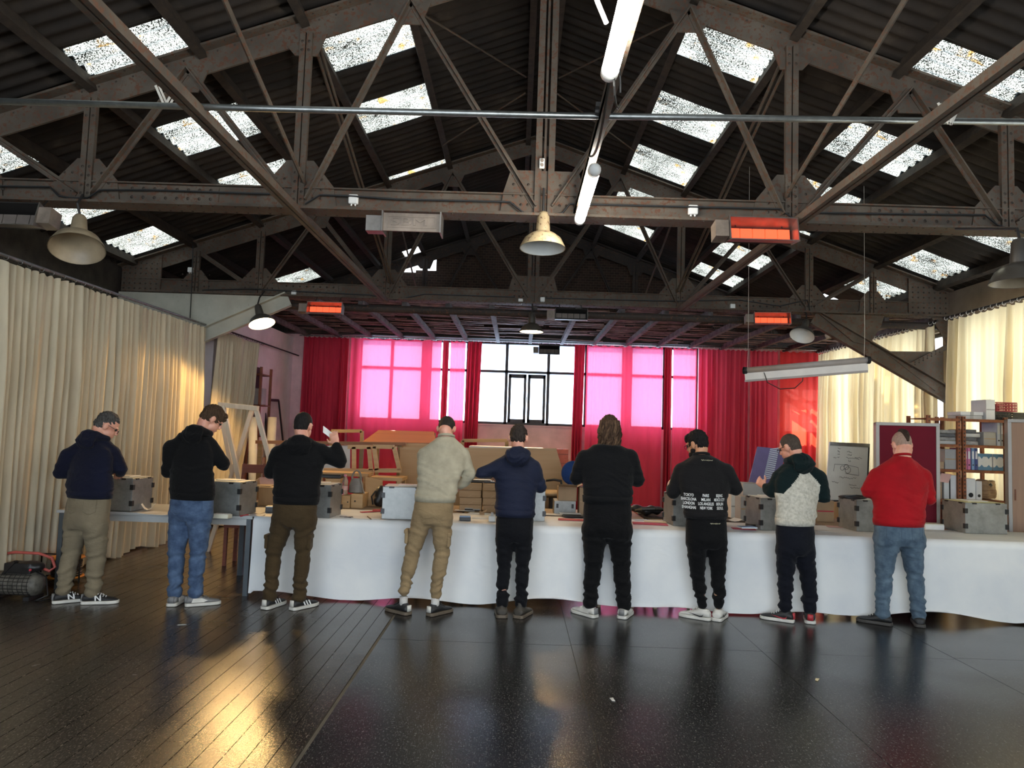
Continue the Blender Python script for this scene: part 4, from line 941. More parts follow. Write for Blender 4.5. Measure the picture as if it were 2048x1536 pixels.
    # ---- hair
    kind = sp.get('hair', 'short'); hm = sp['hairmat']; mb = MB()
    if kind == 'buzz': mb.ball(H(0, -.013, .026), (.0785 * hs, .0965 * hs, .0965 * hs), HR, 24, 16).ball(H(0, -.04, -.02), (.066 * hs, .066 * hs, .06 * hs), HR)
    elif kind == 'mohawk': mb.ball(H(0, -.0105, .0235), (.0775 * hs, .0962 * hs, .0965 * hs), HR, 24, 16)
    else:
        v_ = sp.get('hvol', 1.0)
        mb.ball(H(0, -.016, .034), (.082 * hs * v_, .100 * hs * v_, .097 * hs * v_), HR, 24, 16).ball(H(0, -.046, -.012), (.070 * hs, .064 * hs, .066 * hs), HR, 18, 12)
        if kind == 'fringe': mb.ball(H(0, .045, .085), (.066 * hs, .056 * hs, .035 * hs), HR).ball(H(.0, .085, .062), (.05 * hs, .022 * hs, .026 * hs), HR)
    me = remesh(mb, .006, 2); p = pos(me); q = p - np.array(hc)
    amp = {'buzz': .0006, 'mohawk': .0004}.get(kind, .0035)
    n_ = np.sin(q[:, 0] * 170 + 2 * np.sin(q[:, 2] * 60)) * np.sin(q[:, 1] * 90 + q[:, 2] * 70) + .6 * np.sin(q[:, 0] * 330 + q[:, 2] * 50)
    setpos(me, p + nor(me) * (amp * n_)[:, None]); put(me, 'hair', hm, root)
    if kind == 'mohawk':
        strip = MB(); pts = []
        for t in np.linspace(-.35, 1.75, 14):
            a = PI / 2 + t; pts.append((H(0, .103 * math.cos(a) - .012, .104 * math.sin(a) + .022), max(.008, .034 * math.sin((t + .5) / 2.35 * PI))))
        strip.loft([(p_, HR @ V((r_, 0, 0)), (p_ - H(0, -.01, .02)).normalized() * .017) for p_, r_ in pts], 12)
        ms = remesh(strip, .005, 2); put(ms, 'hair_strip', sp['hairmat2'], root)
    if kind == 'long':
        rr = random.Random(4); st = MB(); tie = MB()
        for k in range(90):
            a = rr.uniform(-1.35, 1.35); rad = rr.uniform(.86, 1.0); x0 = .084 * math.sin(a) * rad; y0 = -.106 * math.cos(a) * rad - .004; L = rr.uniform(.25, .325) * (1 - .10 * abs(a)); ph = rr.uniform(0, 6); pts = []
            for t in np.linspace(0, 1, 13):
                w_ = .026 * t * math.sin(t * 12 + ph); sp_ = 1 + .25 * math.sin(t * PI) - .05 * t
                pts.append(hc + V(((x0 * sp_ + w_) * 1.0, y0 * (1 + .32 * math.sin(t * 2.4)) + .020 * math.cos(t * 11 + ph) * t, .075 - L * t * 1.0)))
            (tie if k % 3 == 0 else st).tube(pts, [.012 * (1 - .55 * t) + .002 for t in np.linspace(0, 1, 13)], 5)
        st.build('long_locks', hm, root, True); tie.build('light_locks', hairmat('hair_light_brown', (.14, .085, .05), (.06, .035, .02)), root, True)
    if kind == 'beard' or sp.get('beard'):
        b_ = MB().ball(H(0, .052, -.085), (.060 * hs, .060 * hs, .050 * hs), HR).ball(H(0, .03, -.06), (.0665 * hs, .05 * hs, .055 * hs), HR); put(remesh(b_, .006, 2), 'beard', hm, root)
    if sp.get('glasses'):
        gl = MB()
        for sd in (-1, 1):
            gl.tube([H(sd * .033 + .021 * math.cos(t), .108, -.002 + .016 * math.sin(t)) for t in np.linspace(0, 2 * PI, 17)], .0022, 5)
            gl.tube([H(sd * .055, .107, .004), H(sd * .079, .07, .006), H(sd * .0835, .0, .008), H(sd * .084, -.018, -.006)], .0024, 5)
        gl.tube([H(-.012, .11, .0), H(0, .113, .004), H(.012, .11, .0)], .002, 5).build('spectacles', M['glass_rim'], root)
    if sp.get('hood'):
        mb = MB(); pts = []; rs = []
        for t in np.linspace(-2.25, 2.25, 15):
            f_ = math.cos(t * .7); pts.append(nb + lt * .088 * math.sin(t) - fd * (.085 * math.cos(t) + .01) + up * (.012 - .035 * abs(t) / 2.25)); rs.append(.030 + .022 * max(0, math.cos(t)))
        limb(mb, pts, rs, 10); hk = sp.get('hoodk', 1.0)
        mb.loft([(nb - fd * .085 + up * .02, lt * .105, fd * .035), (nb - fd * .125 - up * .035, lt * .118 * hk, fd * .042), (nb - fd * .115 - up * .095 * hk, lt * .095 * hk, fd * .036), (nb - fd * .095 - up * .135 * hk, lt * .045 * hk, fd * .02)], 18)
        me = remesh(mb, .009, 4); p = pos(me); r0 = p - np.array(nb); f = rid(np.hypot(r0[:, 0], r0[:, 2] * 1.2) * 70 + 2 * np.sin(r0[:, 0] * 25)) - .5
        setpos(me, p + nor(me) * (.006 * f)[:, None]); put(me, 'hood', sp.get('hoodmat', sp['top']), root)
    else:
        MB().lathe([(.071 + .010 * math.cos(t), .012 * math.sin(t)) for t in np.linspace(0, 2 * PI, 9)[:-1]], 24, nb + up * .004 - fd * .004, Matrix.Rotation(-.25, 3, 'X'), True).build('collar', sp.get('band', sp['top']), root, True)
    for (an, yw), a_ in zip(sp['feet'], ankles):
        shoe(root, (a_.x, a_.y, 0), yw, **sp['shoe'])
        if sp.get('sock'): MB().loft([(V((a_.x, a_.y, .06)), (.037, 0, 0), (0, .042, 0)), (V((a_.x, a_.y, .15)), (.036, 0, 0), (0, .038, 0))], 14).build('sock', sp['sock'], root, True)
    sp['_'] = dict(root=root, sweater=sweater, onto=onto, lt=lt, up=up, fd=fd, hem=hem, shc=shc, nb=nb, arms=arms, hc=hc)
    return root
def raglan(me, sp, ob, hem, shc, sw, root, lt, arms):
    """dark sleeves and shoulders, pale body: faces by where they lie on the garment"""
    off = V(root.location)
    def segd(p, a, b): t = max(0, min(1, (p - a).dot(b - a) / (b - a).length_squared)); return (p - a - (b - a) * t).length
    for f in me.polygons:
        c = V(f.center) + off; u = abs((c - shc).dot(lt)); t = (c.z - hem.z) / (shc.z - hem.z); dk = False
        for s0, e, wr, dv, sd, gv in arms:
            if min(segd(c, s0, e), segd(c, e, wr)) < .083 and ((c - shc).dot(lt) * sd > sw * .62 or t < .0): dk = True
            if segd(c, e, wr) < .072: dk = True
        if t > .55 and u > sw * (.98 - .95 * (t - .55) / .47): dk = True
        f.material_index = 1 if dk else 0
navy = cloth('hoodie_navy', srgb(15, 18, 38)); blk = cloth('hoodie_black', srgb(9, 9, 11)); blk2 = cloth('jersey_black', srgb(8, 9, 12)); greyk = cloth('knit_grey_beige', srgb(170, 162, 140), scale=9, wr=.25)
navy2 = cloth('softshell_navy', srgb(21, 27, 48), rough=.75); charc = cloth('sweat_charcoal', srgb(21, 20, 21)); redk = cloth('sweat_red', srgb(160, 16, 26)); heather = cloth('sweat_heather', srgb(196, 192, 178), c2=srgb(160, 156, 144), scale=40); green = cloth('sleeve_green', srgb(7, 26, 27))
khaki = cloth('trouser_khaki', srgb(126, 115, 94)); jean = cloth('jean_blue', srgb(84, 104, 132), c2=srgb(50, 66, 92), scale=14); olive = cloth('trouser_olive', srgb(68, 54, 34)); tan = cloth('trouser_tan', srgb(146, 124, 92)); jeand = cloth('jean_black_blue', srgb(12, 13, 18)); blkp = cloth('jogger_black', srgb(8, 8, 10)); navyp = cloth('jogger_navy', srgb(12, 15, 25)); jeanp = cloth('jean_faded', srgb(92, 110, 124), c2=srgb(62, 78, 94), scale=14)
PP = [
 dict(label='person in a navy hoodie and khaki trousers, first from the left', Y=6.30, yaw=22, hyaw=58, hpitch=32, head=(214, 851), neck=(196, 872), shL=(130, 892), shR=(234, 890), elL=(112, 946), elR=(250, 940), hemL=(132, 990), hemR=(227, 998), crotch=(169, 1062), knL=(143, 1105), knR=(194, 1110), anL=(127, 1180), anR=(185, 1184), feet=[(0, 52), (0, 74)], top=navy, legs=khaki, hood=True, hairmat=hairmat('hair_grey', (.085, .08, .075), (.03, .028, .026)), hair='short', hvol=.97, glasses=True, shoe=dict(upper=M['shoe_black'], sole=M['sole_white'], deco='N', heel=M['shoe_grey']), seed=1, leg=1.12, cuff=.066, pockets=True, belly=1.05, topname='hoodie', haR=(238, 946, .34)),
 dict(label='person in a black hoodie and blue jeans, head bowed to the right', Y=6.36, yaw=16, hyaw=52, hpitch=38, head=(424, 838), neck=(402, 862), shL=(334, 876), shR=(430, 872), elL=(326, 944), elR=(457, 930), hemL=(339, 994), hemR=(430, 1000), crotch=(380, 1046), knL=(353, 1108), knR=(396, 1108), anL=(350, 1184), anR=(391, 1184), feet=[(0, -4), (0, 62)], top=blk, legs=jean, hood=True, hairmat=hairmat('hair_brown', (.075, .045, .026), (.03, .018, .011)), hair='fringe', hvol=1.03, shoe=dict(upper=M['shoe_grey'], sole=M['sole_white'], deco='panel', heel=M['shoe_grey']), seed=2, leg=1.05, cuff=.068, pockets=True, topname='hoodie'),
 dict(label='person in a black hoodie and olive trousers holding up a paper', Y=6.37, yaw=4, hyaw=12, hpitch=12, head=(607, 851), neck=(606, 882), shL=(546, 889), shR=(655, 886), elL=(530, 944), elR=(692, 924, -.02), haR=(670, 880, .12), hupR=(0, -1, 0), hemL=(546, 1004), hemR=(637, 1008), crotch=(587, 1056), knL=(547, 1108), knR=(606, 1108), anL=(540, 1192), anR=(598, 1194), feet=[(0, 18), (0, 34)], top=blk, legs=olive, hood=True, hoodk=1.1, hairmat=hairmat('hair_black_short', (.018, .016, .015), (.008, .007, .007)), hair='buzz', shoe=dict(upper=M['shoe_black'], sole=M['sole_white'], deco='stripes', heel=M['sole_white']), seed=3, leg=1.02, cuff=.066, cargo=True, belly=1.03, topname='hoodie', lean=.08, arm=1.05),
 dict(label='person in a grey-beige sweater and tan cargo trousers, bowing forward', Y=6.33, yaw=4, hyaw=4, hpitch=50, head=(893, 858), neck=(893, 873), shL=(838, 892), shR=(938, 892), elL=(840, 950), elR=(951, 950), haR=(912, 982, .22), haL=(850, 990, .25), hemL=(829, 1000), hemR=(911, 1004), crotch=(862, 1052), knL=(826, 1098), knR=(884, 1104), anL=(808, 1182), anR=(871, 1190), feet=[(0, -52), (0, 38)], top=greyk, legs=tan, hairmat=hairmat('hair_dark_fade', (.035, .028, .022), (.02, .016, .013)), hair='buzz', shoe=dict(upper=M['shoe_black'], sole=M['sole_tan'], heel=M['sole_white']), seed=4, leg=1.02, cuff=.05, cargo=True, sock=M['sock_white'], lean=.2, neckr=.06),
 dict(label='person in a navy zip hoodie and slim black jeans, fifth from the left', Y=6.36, yaw=0, hyaw=6, hpitch=16, head=(1037, 876), neck=(1036, 905), shL=(988, 914), shR=(1080, 918), elL=(953, 946, -.03), haL=(985, 952, .28), elR=(1092, 974), hemL=(991, 1031), hemR=(1069, 1033), crotch=(1028, 1088), knL=(1008, 1126), knR=(1046, 1128), anL=(1004, 1204), anR=(1042, 1206), feet=[(0, -4), (0, 22)], top=navy2, legs=jeand, hood=True, hoodk=.95, hairmat=hairmat('hair_dark_brown', (.040, .030, .025), (.018, .014, .012)), hair='short', hvol=.96, shoe=dict(upper=M['boot_brown'], sole=M['sole_tan'], boot=True, wd=.108), seed=5, leg=.92, cuff=.06, pockets=True, topname='hoodie'),
 dict(label='person with long wavy brown hair, all in black, sixth from the left', Y=6.47, yaw=0, hyaw=-8, hpitch=8, head=(1218, 857), neck=(1217, 888), shL=(1158, 898), shR=(1272, 898), elL=(1141, 956), elR=(1287, 962), hemL=(1165, 1004), hemR=(1265, 1004), crotch=(1214, 1078), knL=(1186, 1132), knR=(1242, 1132), anL=(1180, 1204), anR=(1248, 1208), feet=[(0, -42), (0, 24)], top=blk2, legs=blkp, hairmat=hairmat('hair_long_brown', (.075, .043, .026), (.02, .012, .008)), hair='long', hvol=1.0, shoe=dict(upper=M['shoe_white'], sole=M['sole_white'], deco='panel', heel=M['shoe_grey']), seed=6, leg=1.16, cuff=.068, belly=1.0, arm=1.1),
 dict(label='person in a charcoal sweatshirt printed with city names, white sneakers', Y=6.50, yaw=-8, hyaw=-42, hpitch=20, head=(1394, 888), neck=(1402, 910), shL=(1352, 924), shR=(1464, 926), elL=(1336, 984), haL=(1340, 970, .24), hupL=(-.8, -.3, .2), elR=(1482, 978), hemL=(1368, 1034), hemR=(1455, 1036), crotch=(1414, 1100), knL=(1395, 1148), knR=(1436, 1148), anL=(1405, 1208), anR=(1437, 1209), feet=[(0, -58), (0, 30)], top=charc, legs=blkp, hairmat=hairmat('hair_black', (.012, .011, .011), (.006, .005, .005)), hair='fringe', hvol=1.02, beard=True, glasses=True, skin=M['skin2'], shoe=dict(upper=M['shoe_white'], sole=M['sole_white'], deco='swoosh'), seed=7, leg=.96, cuff=.046, arm=1.08, wr=.006),
 dict(label='person in a heather grey hoodie with dark green sleeves, eighth from the left', Y=6.53, yaw=-14, hyaw=-40, hpitch=24, head=(1580, 894), neck=(1592, 918), shL=(1548, 936), shR=(1648, 938), elL=(1534, 984), haL=(1524, 968, .22), hupL=(-.8, -.3, .2), elR=(1658, 994), hemL=(1549, 1046), hemR=(1631, 1052), crotch=(1591, 1114), knL=(1571, 1154), knR=(1616, 1154), anL=(1570, 1214), anR=(1620, 1218), feet=[(0, -62), (0, 20)], top=heather, raglan=green, legs=navyp, hood=True, hoodmat=green, band=heather, hairmat=hairmat('hair_buzz_brown', (.075, .055, .042), (.045, .034, .027)), hair='buzz', glasses=True, shoe=dict(upper=M['shoe_black'], sole=M['sole_white'], deco='swoosh_red', heel=M['red_trim']), seed=8, leg=1.04, cuff=.060, topname='hoodie'),
 dict(label='person in a red sweatshirt and faded jeans with a dark strip of hair', Y=6.54, yaw=0, hyaw=0, hpitch=14, head=(1803, 889), neck=(1804, 912), shL=(1742, 934), shR=(1858, 936), elL=(1725, 982), elR=(1869, 998), hemL=(1748, 1048), hemR=(1846, 1052), crotch=(1799, 1096), knL=(1769, 1150), knR=(1830, 1153), anL=(1765, 1226), anR=(1838, 1231), feet=[(0, -58), (0, 22)], top=redk, legs=jeanp, hairmat=hairmat('hair_shaved_blond', (.36, .25, .19), (.28, .19, .15)), hairmat2=hairmat('hair_strip_dark', (.05, .032, .022), (.02, .014, .01)), hair='mohawk', neckr=.07, shoe=dict(upper=M['shoe_black'], sole=M['sole_dark']), seed=9, leg=1.06, cuff=.066, pockets=True, belly=1.03, hsize=1.03, arm=1.1)]
for sp in PP: person(sp)
# lettering on the printed sweatshirt and the trouser pocket
sp = PP[6]; D = sp['_']
def cloth_text(body, px, py, size, mat, width, ob=None):
    """lettering lying on the cloth: row curve fitted across the back, lifted clear of folds; width in metres"""
    base = W(px, py, sp['Y'] - .12); tgt = (ob or D['sweater']).data
    x0, x1 = W(1366, py, sp['Y'] - .12).x, W(1458, py, sp['Y'] - .12).x; hx = []; hy_ = []
    for xx_ in np.linspace(x0, x1, 40):
        h_ = D['onto'](tgt, D['root'], V((xx_, sp['Y'], base.z)), gap=0)
        if h_: hx.append(h_.x); hy_.append(h_.y)
    hx, hy_ = np.array(hx), np.array(hy_)
    for _ in range(4):
        cf = np.polyfit(hx, hy_, 2); r_ = hy_ - np.polyval(cf, hx); ok_ = (r_ > -.025) & (r_ < .03)
        if ok_.sum() > 12: hx, hy_ = hx[ok_], hy_[ok_]
    cu = bpy.data.curves.new('t', 'FONT'); cu.body = body; cu.size = size; to = bpy.data.objects.new('t', cu); COL.objects.link(to); bpy.context.view_layer.update(); w0 = to.dimensions.x; bpy.data.objects.remove(to); sx = width / w0
    def fn(x, y):
        q = base + V((x * sx, 0, y)); yf = float(np.polyval(cf, q.x)) - .006
        h_ = D['onto'](tgt, D['root'], V((q.x, sp['Y'], q.z)), gap=.005)
        if h_: yf = min(yf, h_.y)
        return V((q.x, yf, q.z))
    text('printed_word', body, size, mat, D['root'], fn, bold=.0007)
for words, x in (((('TOKYO', 17), ('BARCELONA', 26), ('LONDON', 19), ('SHANGHAI', 23)), 1381), ((('PARIS', 12), ('MILAN', 17), ('LOS ANGELES', 30), ('NEW YORK', 24)), 1413), ((('BEIJING', 14), ('MEXICO CITY', 23), ('BERLIN', 15), ('SEOUL', 14)), 1442)):
    for k, (wd, wp) in enumerate(words): cloth_text(wd, x, 992 + k * 8.2 + (x - 1413) * .03, .036, M['print_white'], wp / 219)
def squiggle(px, py, wpx, ob):
    pts = []
    for t in np.linspace(0, 1, 46):
        q = W(px + wpx * (t - .5), py + 1.2 * t, sp['Y'] - .12); q.z += .006 * math.sin(t * 46) * (.6 + .4 * math.sin(t * 13))
        h_ = D['onto'](ob.data, D['root'], V((q.x, sp['Y'], q.z)), gap=.004)
        if h_: pts.append(h_)
    MB().tube(pts, .0016, 4).build('script_mark', M['print_cream'], D['root'])
squiggle(1421, 921, 24, D['sweater'])
tro = [c for c in D['root'].children if c.name.startswith('trousers')][0]
squiggle(1431, 1047, 22, tro)
# paper held up by the third person
h_ = PP[2]['_']['arms'][1]; q = h_[2] + h_[3] * .10
tag(MB().grid(lambda u, v: q + V((-.10 + .09 * u, .02 * math.sin(3 * u), -.05 + .06 * v + .07 * (1 - u))), 6, 2).build('held_paper', mk('paper', (.70, .69, .66), .7, var=.05, bstr=0), loc=q), 'folded white paper held up in a raised hand', 'paper')

# ------------------------------------------------------------------ aluminium boxes on the table
def alu():
    m, t, b = nt('aluminium_scuffed'); v = coords(t); n = noi(t, v, 7, 6, .7); t.links.new(ramp(t, n, [(.3, (.17, .175, .17)), (.7, (.33, .335, .325))]), b.inputs['Base Color'])
    b.inputs['Metallic'].default_value = .55; t.links.new(ramp(t, n, [(.3, (.36,) * 3), (.7, (.5,) * 3)]), b.inputs['Roughness']); bump(t, b, n, .06, .003); return m
M['alu'] = alu(); M['lid'] = mk('lid_pale', (.56, .55, .49), .5, var=.12)
def flat(px, z=ZTB + .002): return WZ(px[0], px[1], z)
def alubox(C_, E_, side, le, lp, label, h=.305, lidc=None):
    """C_: near bottom corner pixel, E_: pixel towards the other bottom corner of the receding face"""
    c = flat(C_); e = flat(E_); e = (e - c); e.z = 0; e.normalize(); p = V((-e.y, e.x, 0)) * (1 if side > 0 else -1)
    if p.y < -.2: p = -p
    ctr = c + e * le / 2 + p * lp / 2; root = empty('metal_box', (ctr.x, ctr.y, ZTB + .004)); tag(root, label, 'box', 'aluminium boxes')
    R_ = Matrix((e, p, V((0, 0, 1)))).transposed(); t = .008
    def B(c0, sz, nm, mt): return bevel(MB().box(root.location + R_ @ V(c0), sz, R_).build(nm, mt, root), .002, 1)
    for sy in (-1, 1): B((0, sy * (lp / 2 - t / 2), h / 2), (le, t, h), 'side_panel', M['alu'])
    for sx in (-1, 1): B((sx * (le / 2 - t / 2), 0, h / 2), (t, lp - 2 * t, h), 'end_panel', M['alu'])
    B((0, 0, .004), (le - 2 * t, lp - 2 * t, .006), 'bottom_panel', M['alu'])
    B((0, 0, h + .004), (le - .03, lp - .03, .006), 'lid', lidc or M['lid']); B((le * .1, 0, h + .011), (le * .55, lp * .5, .007), 'lid_flap', M['white'])
    for sx in (-1, 1):
        for sy in (-1, 1):
            for z in (h * .24, h * .74): B((sx * (le / 2 - .006), sy * (lp / 2 - .006), z), (.034, .034, .05), 'corner_clip', M['black'])
    for sx in (-.3, .3):
        for sy in (-1, 1): B((sx * le, sy * (lp / 2 - .006), h - .004), (.05, .024, .016), 'edge_clip', M['black'])
    for sy in (-.28, .28):
        for sx in (-1, 1): B((sx * (le / 2 - .006), sy * lp, h - .004), (.024, .045, .016), 'edge_clip', M['black'])
    return root
alubox((262, 1023), (311, 1014), 1, .34, .42, 'aluminium box beside the person in the navy hoodie at far left')
alubox((477, 1032), (515, 1024), 1, .32, .42, 'aluminium box at the right end of the grey office table')
alubox((659, 1037), (684, 1028), 1, .34, .40, 'aluminium box right of the person in olive trousers')
alubox((763, 1038), (842, 1040), 1, .42, .34, 'scuffed aluminium box left of the grey-beige sweater')
alubox((1089, 1043), (1000, 1040), -1, .42, .32, 'aluminium box mostly hidden behind the navy zip hoodie')
alubox((1346, 1052), (1326, 1043), -1, .34, .42, 'aluminium box left of the sweatshirt with city names')
alubox((1521, 1061), (1485, 1050), -1, .34, .42, 'aluminium box left of the heather grey hoodie')
alubox((1713, 1063), (1670, 1052), -1, .34, .42, 'aluminium box with a black bag on it, left of the red sweatshirt')
alubox((1931, 1067), (1874, 1055), -1, .36, .44, 'aluminium box at the right end of the table', lidc=mk('lid_yellowish', (.60, .55, .30), .6))
# ------------------------------------------------------------------ small things on the table
def col(n_, c, r=.6, **k):
    if n_ not in M: M[n_] = mk(n_, c, r, var=.08, bstr=.03, **k)
    return M[n_]
PAP = col('paper_white', (.66, .66, .64)); PAPB = col('paper_bluish', (.55, .60, .66)); PAPY = col('paper_cream', (.66, .58, .36)); PAPR = col('folder_red', (.42, .03, .05)); PAPP = col('paper_pink', (.60, .36, .33)); PAPG = col('paper_grey', (.5, .5, .48))
zz_ = [0]
def sheet(px, w_, d, rot, mat, label, name='paper_sheet', cat='paper', t=.0022, curl=.0, z=None):
    zz_[0] = (zz_[0] + 1) % 4
    c = flat(px, ZTB + .004); c.z = (ZTB + .004 + zz_[0] * .0003) if z is None else z; a = math.radians(rot); u = V((math.cos(a), math.sin(a), 0)); v = V((-u.y, u.x, 0))
    def fn(i, j): return c + u * (i - .5) * w_ + v * (j - .5) * d + V((0, 0, t + .15 * curl * (i - .5) ** 2))
    o = MB().grid(fn, 4, 3).build(name, mat, loc=c); m = o.modifiers.new('s', 'SOLIDIFY'); m.thickness = t; m.offset = -1
    return tag(o, label, cat, 'papers on the table')
sheet((318, 1027), .30, .21, -14, PAP, 'white sheet left of the blue jeans', curl=.1)
sheet((296, 1020), .12, .09, 20, PAP, 'crumpled white slip beside the leftmost box', curl=1.5)
sheet((505, 1031), .21, .16, 10, PAPB, 'bluish sheet at the end of the grey table')
sheet((556, 1027), .12, .10, 5, PAP, 'small white sheet left of the olive trousers')
sheet((702, 1034), .30, .21, 8, PAP, 'white sheet under the keys'); sheet((740, 1037), .21, .12, 4, PAP, 'white sheet left of the scuffed box')
sheet((741, 1024), .22, .05, 42, PAPR, 'narrow red and white leaflet lying at an angle', 'leaflet', 'leaflet', t=.006); sheet((757, 1021), .12, .1, 10, PAPR, 'red folder against the scuffed box', 'folder', 'folder', t=.008)
sheet((968, 1036), .24, .12, 3, PAPB, 'pale printed sheet left of the navy zip hoodie'); sheet((930, 1021), .22, .12, -6, PAP, 'papers spread behind the small black box'); sheet((960, 1027), .24, .1, -8, PAP, 'white sheet under the small clip')
sheet((1108, 1029), .18, .16, -10, PAP, 'white sheet right of the hidden box'); sheet((1146, 1040), .30, .14, -4, PAPR, 'red folder under a clipboard', 'folder', 'folder', t=.006); sheet((1140, 1032), .22, .12, 2, PAPB, 'bluish sheet on the clipboard', z=ZTB + .03)
sheet((1300, 1048), .34, .17, -6, PAPR, 'red folder with a cream sheet, right of the long-haired person', 'folder', 'folder', t=.005); sheet((1310, 1045), .22, .13, -6, PAPY, 'cream sheet lying on the red folder', z=ZTB + .012); sheet((1282, 1040), .16, .12, 12, PAPB, 'bluish sheet beside the red folder')
sheet((1336, 1043), .12, .14, -20, PAP, 'white sheet beside the city sweatshirt box'); sheet((1462, 1042), .18, .16, 16, PAP, 'fanned white sheets right of the city sweatshirt', curl=.6); sheet((1487, 1058), .22, .10, -5, PAPR, 'dark red folder under the blue books', 'folder', 'folder', t=.005)
sheet((1655, 1062), .22, .12, -6, PAP, 'white sheet right of the navy joggers'); sheet((1680, 1054), .26, .14, -10, PAPP, 'salmon pink sheet before the burgundy cabinet'); sheet((1706, 1056), .12, .12, -6, PAPB, 'bluish sheet against the box with the black bag')
sheet((1880, 1062), .34, .16, -8, PAPG, 'pale greenish papers left of the rightmost box')
def block(px, size, rot, mat, label, name, cat, z=ZTB + .004, extra=None, bv=.004):
    c = flat(px, z); R_ = Matrix.Rotation(math.radians(rot), 3, 'Z'); root = empty(name, c); tag(root, label, cat)
    bevel(MB().box(c + V((0, 0, size[2] / 2)), size, R_).build('body', mat, root), bv)
    if extra: extra(root, c, R_)
    return root
def lidf(mat, k=.9, h=.012):
    def f(r, c, R_): bevel(MB().box(c + V((0, 0, r['hh'] + h / 2)), (r['sx'] * k, r['sy'] * k, h), R_).build('top', mat, r), .002)
    return f
def blk2p(px, size, rot, mat, mat2, label, name, cat, k=.96, h=.01, z=ZTB + .004):
    c = flat(px, z); R_ = Matrix.Rotation(math.radians(rot), 3, 'Z'); root = empty(name, c); tag(root, label, cat)
    bevel(MB().box(c + V((0, 0, size[2] / 2)), size, R_).build('body', mat, root)); bevel(MB().box(c + V((0, 0, size[2] + h / 2)), (size[0] * k, size[1] * k, h), R_).build('top', mat2, root), .002); return root
BLUE = col('card_blue', (.16, .26, .42)); BLK = M['black']; GRY = col('card_grey', (.36, .35, .33)); KR = wood('kraft_paper', (.36, .24, .13), (.29, .18, .10), .7); CARD = mk('cardboard', (.36, .25, .155), .8, var=.12, vs=4)
blk2p((930, 1041), (.11, .07, .035), 4, BLK, BLUE, 'small black box with a blue top on the table', 'ink_pad', 'ink pad')
blk2p((938, 1021), (.09, .05, .02), -4, BLK, GRY, 'black ink pad lying behind the blue-topped one', 'ink_pad', 'ink pad'); blk2p((953, 1022), (.08, .03, .012), -6, BLK, GRY, 'thin dark pen case left of the navy zip hoodie', 'pen_case', 'case')
blk2p((443, 1036), (.16, .09, .035), -4, col('tub_cream', (.60, .58, .46)), M['white'], 'cream plastic tray right of the blue jeans', 'plastic_tray', 'tray', k=.85, h=.004)
blk2p((541, 1024), (.08, .10, .05), 6, BLK, M['galv'], 'black hole punch left of the olive trousers', 'hole_punch', 'hole punch')
blk2p((1862, 1058), (.20, .14, .05), 0, M['white'], col('tub_cream', (.6, .58, .46)), 'white plastic tub right of the red sweatshirt', 'plastic_tub', 'tub')
for k in range(3): blk2p((1496 - k, 1056), (.16, .10, .011), 6 + 3 * k, PAP if k != 1 else PAPB, BLUE, ['lowest blue booklet right of the city sweatshirt', 'middle blue booklet right of the city sweatshirt', 'uppermost blue booklet right of the city sweatshirt'][k], 'booklet', 'booklet', h=.004, z=ZTB + .006 + k * .018)
blk2p((1503, 1056), (.07, .11, .03), 10, BLK, BLK, 'black box lying against the booklets', 'ink_pad', 'ink pad')
def stick(p, q, r, mat, label, name, cat, z=ZTB + .010, tip=None):
    a, b = flat(p, z), flat(q, z); root = empty(name, (a + b) / 2); tag(root, label, cat); MB().tube([a, a.lerp(b, .8)], r, 8).build('barrel', mat, root); MB().tube([a.lerp(b, .8), b], [r, r * .3], 8).build('tip', tip or BLK, root)
stick((735, 1033), (743, 1039), .006, BLK, 'black pen on the sheet left of the scuffed box', 'pen', 'pen'); stick((1302, 1039), (1330, 1039), .004, KR, 'wooden pencil lying by the city sweatshirt box', 'pencil', 'pencil')
stick((481, 1032), (500, 1029), .007, PAPR, 'red marker on the bluish sheet', 'marker', 'marker', tip=M['white'])
k_ = empty('keys', flat((692, 1034), ZTB + .008)); tag(k_, 'small bunch of dark keys on the white sheet', 'keys')
mb = MB().lathe([(.018 + .002 * math.cos(t), .002 * math.sin(t)) for t in np.linspace(0, 6.28, 7)[:-1]], 14, k_.location, closed=True).build('key_ring', M['dark'], k_)
for a in (-.6, .1, .7, 2.8): MB().bar(k_.location + V((math.cos(a), math.sin(a), 0)) * .018, k_.location + V((math.cos(a), math.sin(a), 0)) * .07, .009, .003).build('key', M['dark'], k_)
c = flat((964, 1030), ZTB + .008); s_ = empty('desk_stamp', c); tag(s_, 'small wooden stamp with a curved handle on the papers', 'stamp')
MB().box(c + V((0, 0, .012)), (.05, .02, .02)).build('base', KR, s_); MB().tube([c + V((-.03, 0, .03)), c + V((0, 0, .026)), c + V((.04, 0, .04)), c + V((.05, 0, .055))], .009, 8).build('handle', KR, s_)
c = flat((984, 1043), ZTB + .004); s_ = empty('tape_dispenser', c); tag(s_, 'white tape dispenser at the table edge left of the navy zip hoodie', 'dispenser'); bevel(MB().box(c + V((0, 0, .03)), (.07, .06, .06)).build('body', M['white'], s_), .01); MB().lathe([(.026, -.012), (.026, .012), (.012, .012), (.012, -.012)], 16, c + V((0, 0, .065)), ry(90), True).build('tape_roll', PAPG, s_)
c = flat((1150, 1033), ZTB + .012); s_ = empty('clipboard', c); tag(s_, 'black clipboard with a clip on the red folder', 'clipboard'); MB().box(c + V((0, 0, .005)), (.26, .14, .008), Matrix.Rotation(.06, 3, 'Z')).build('board', BLK, s_); MB().tube([c + V((.06, -.05, .02)), c + V((.1, -.02, .024)), c + V((.11, .03, .02))], .008, 6).build('clip', M['galv'], s_)
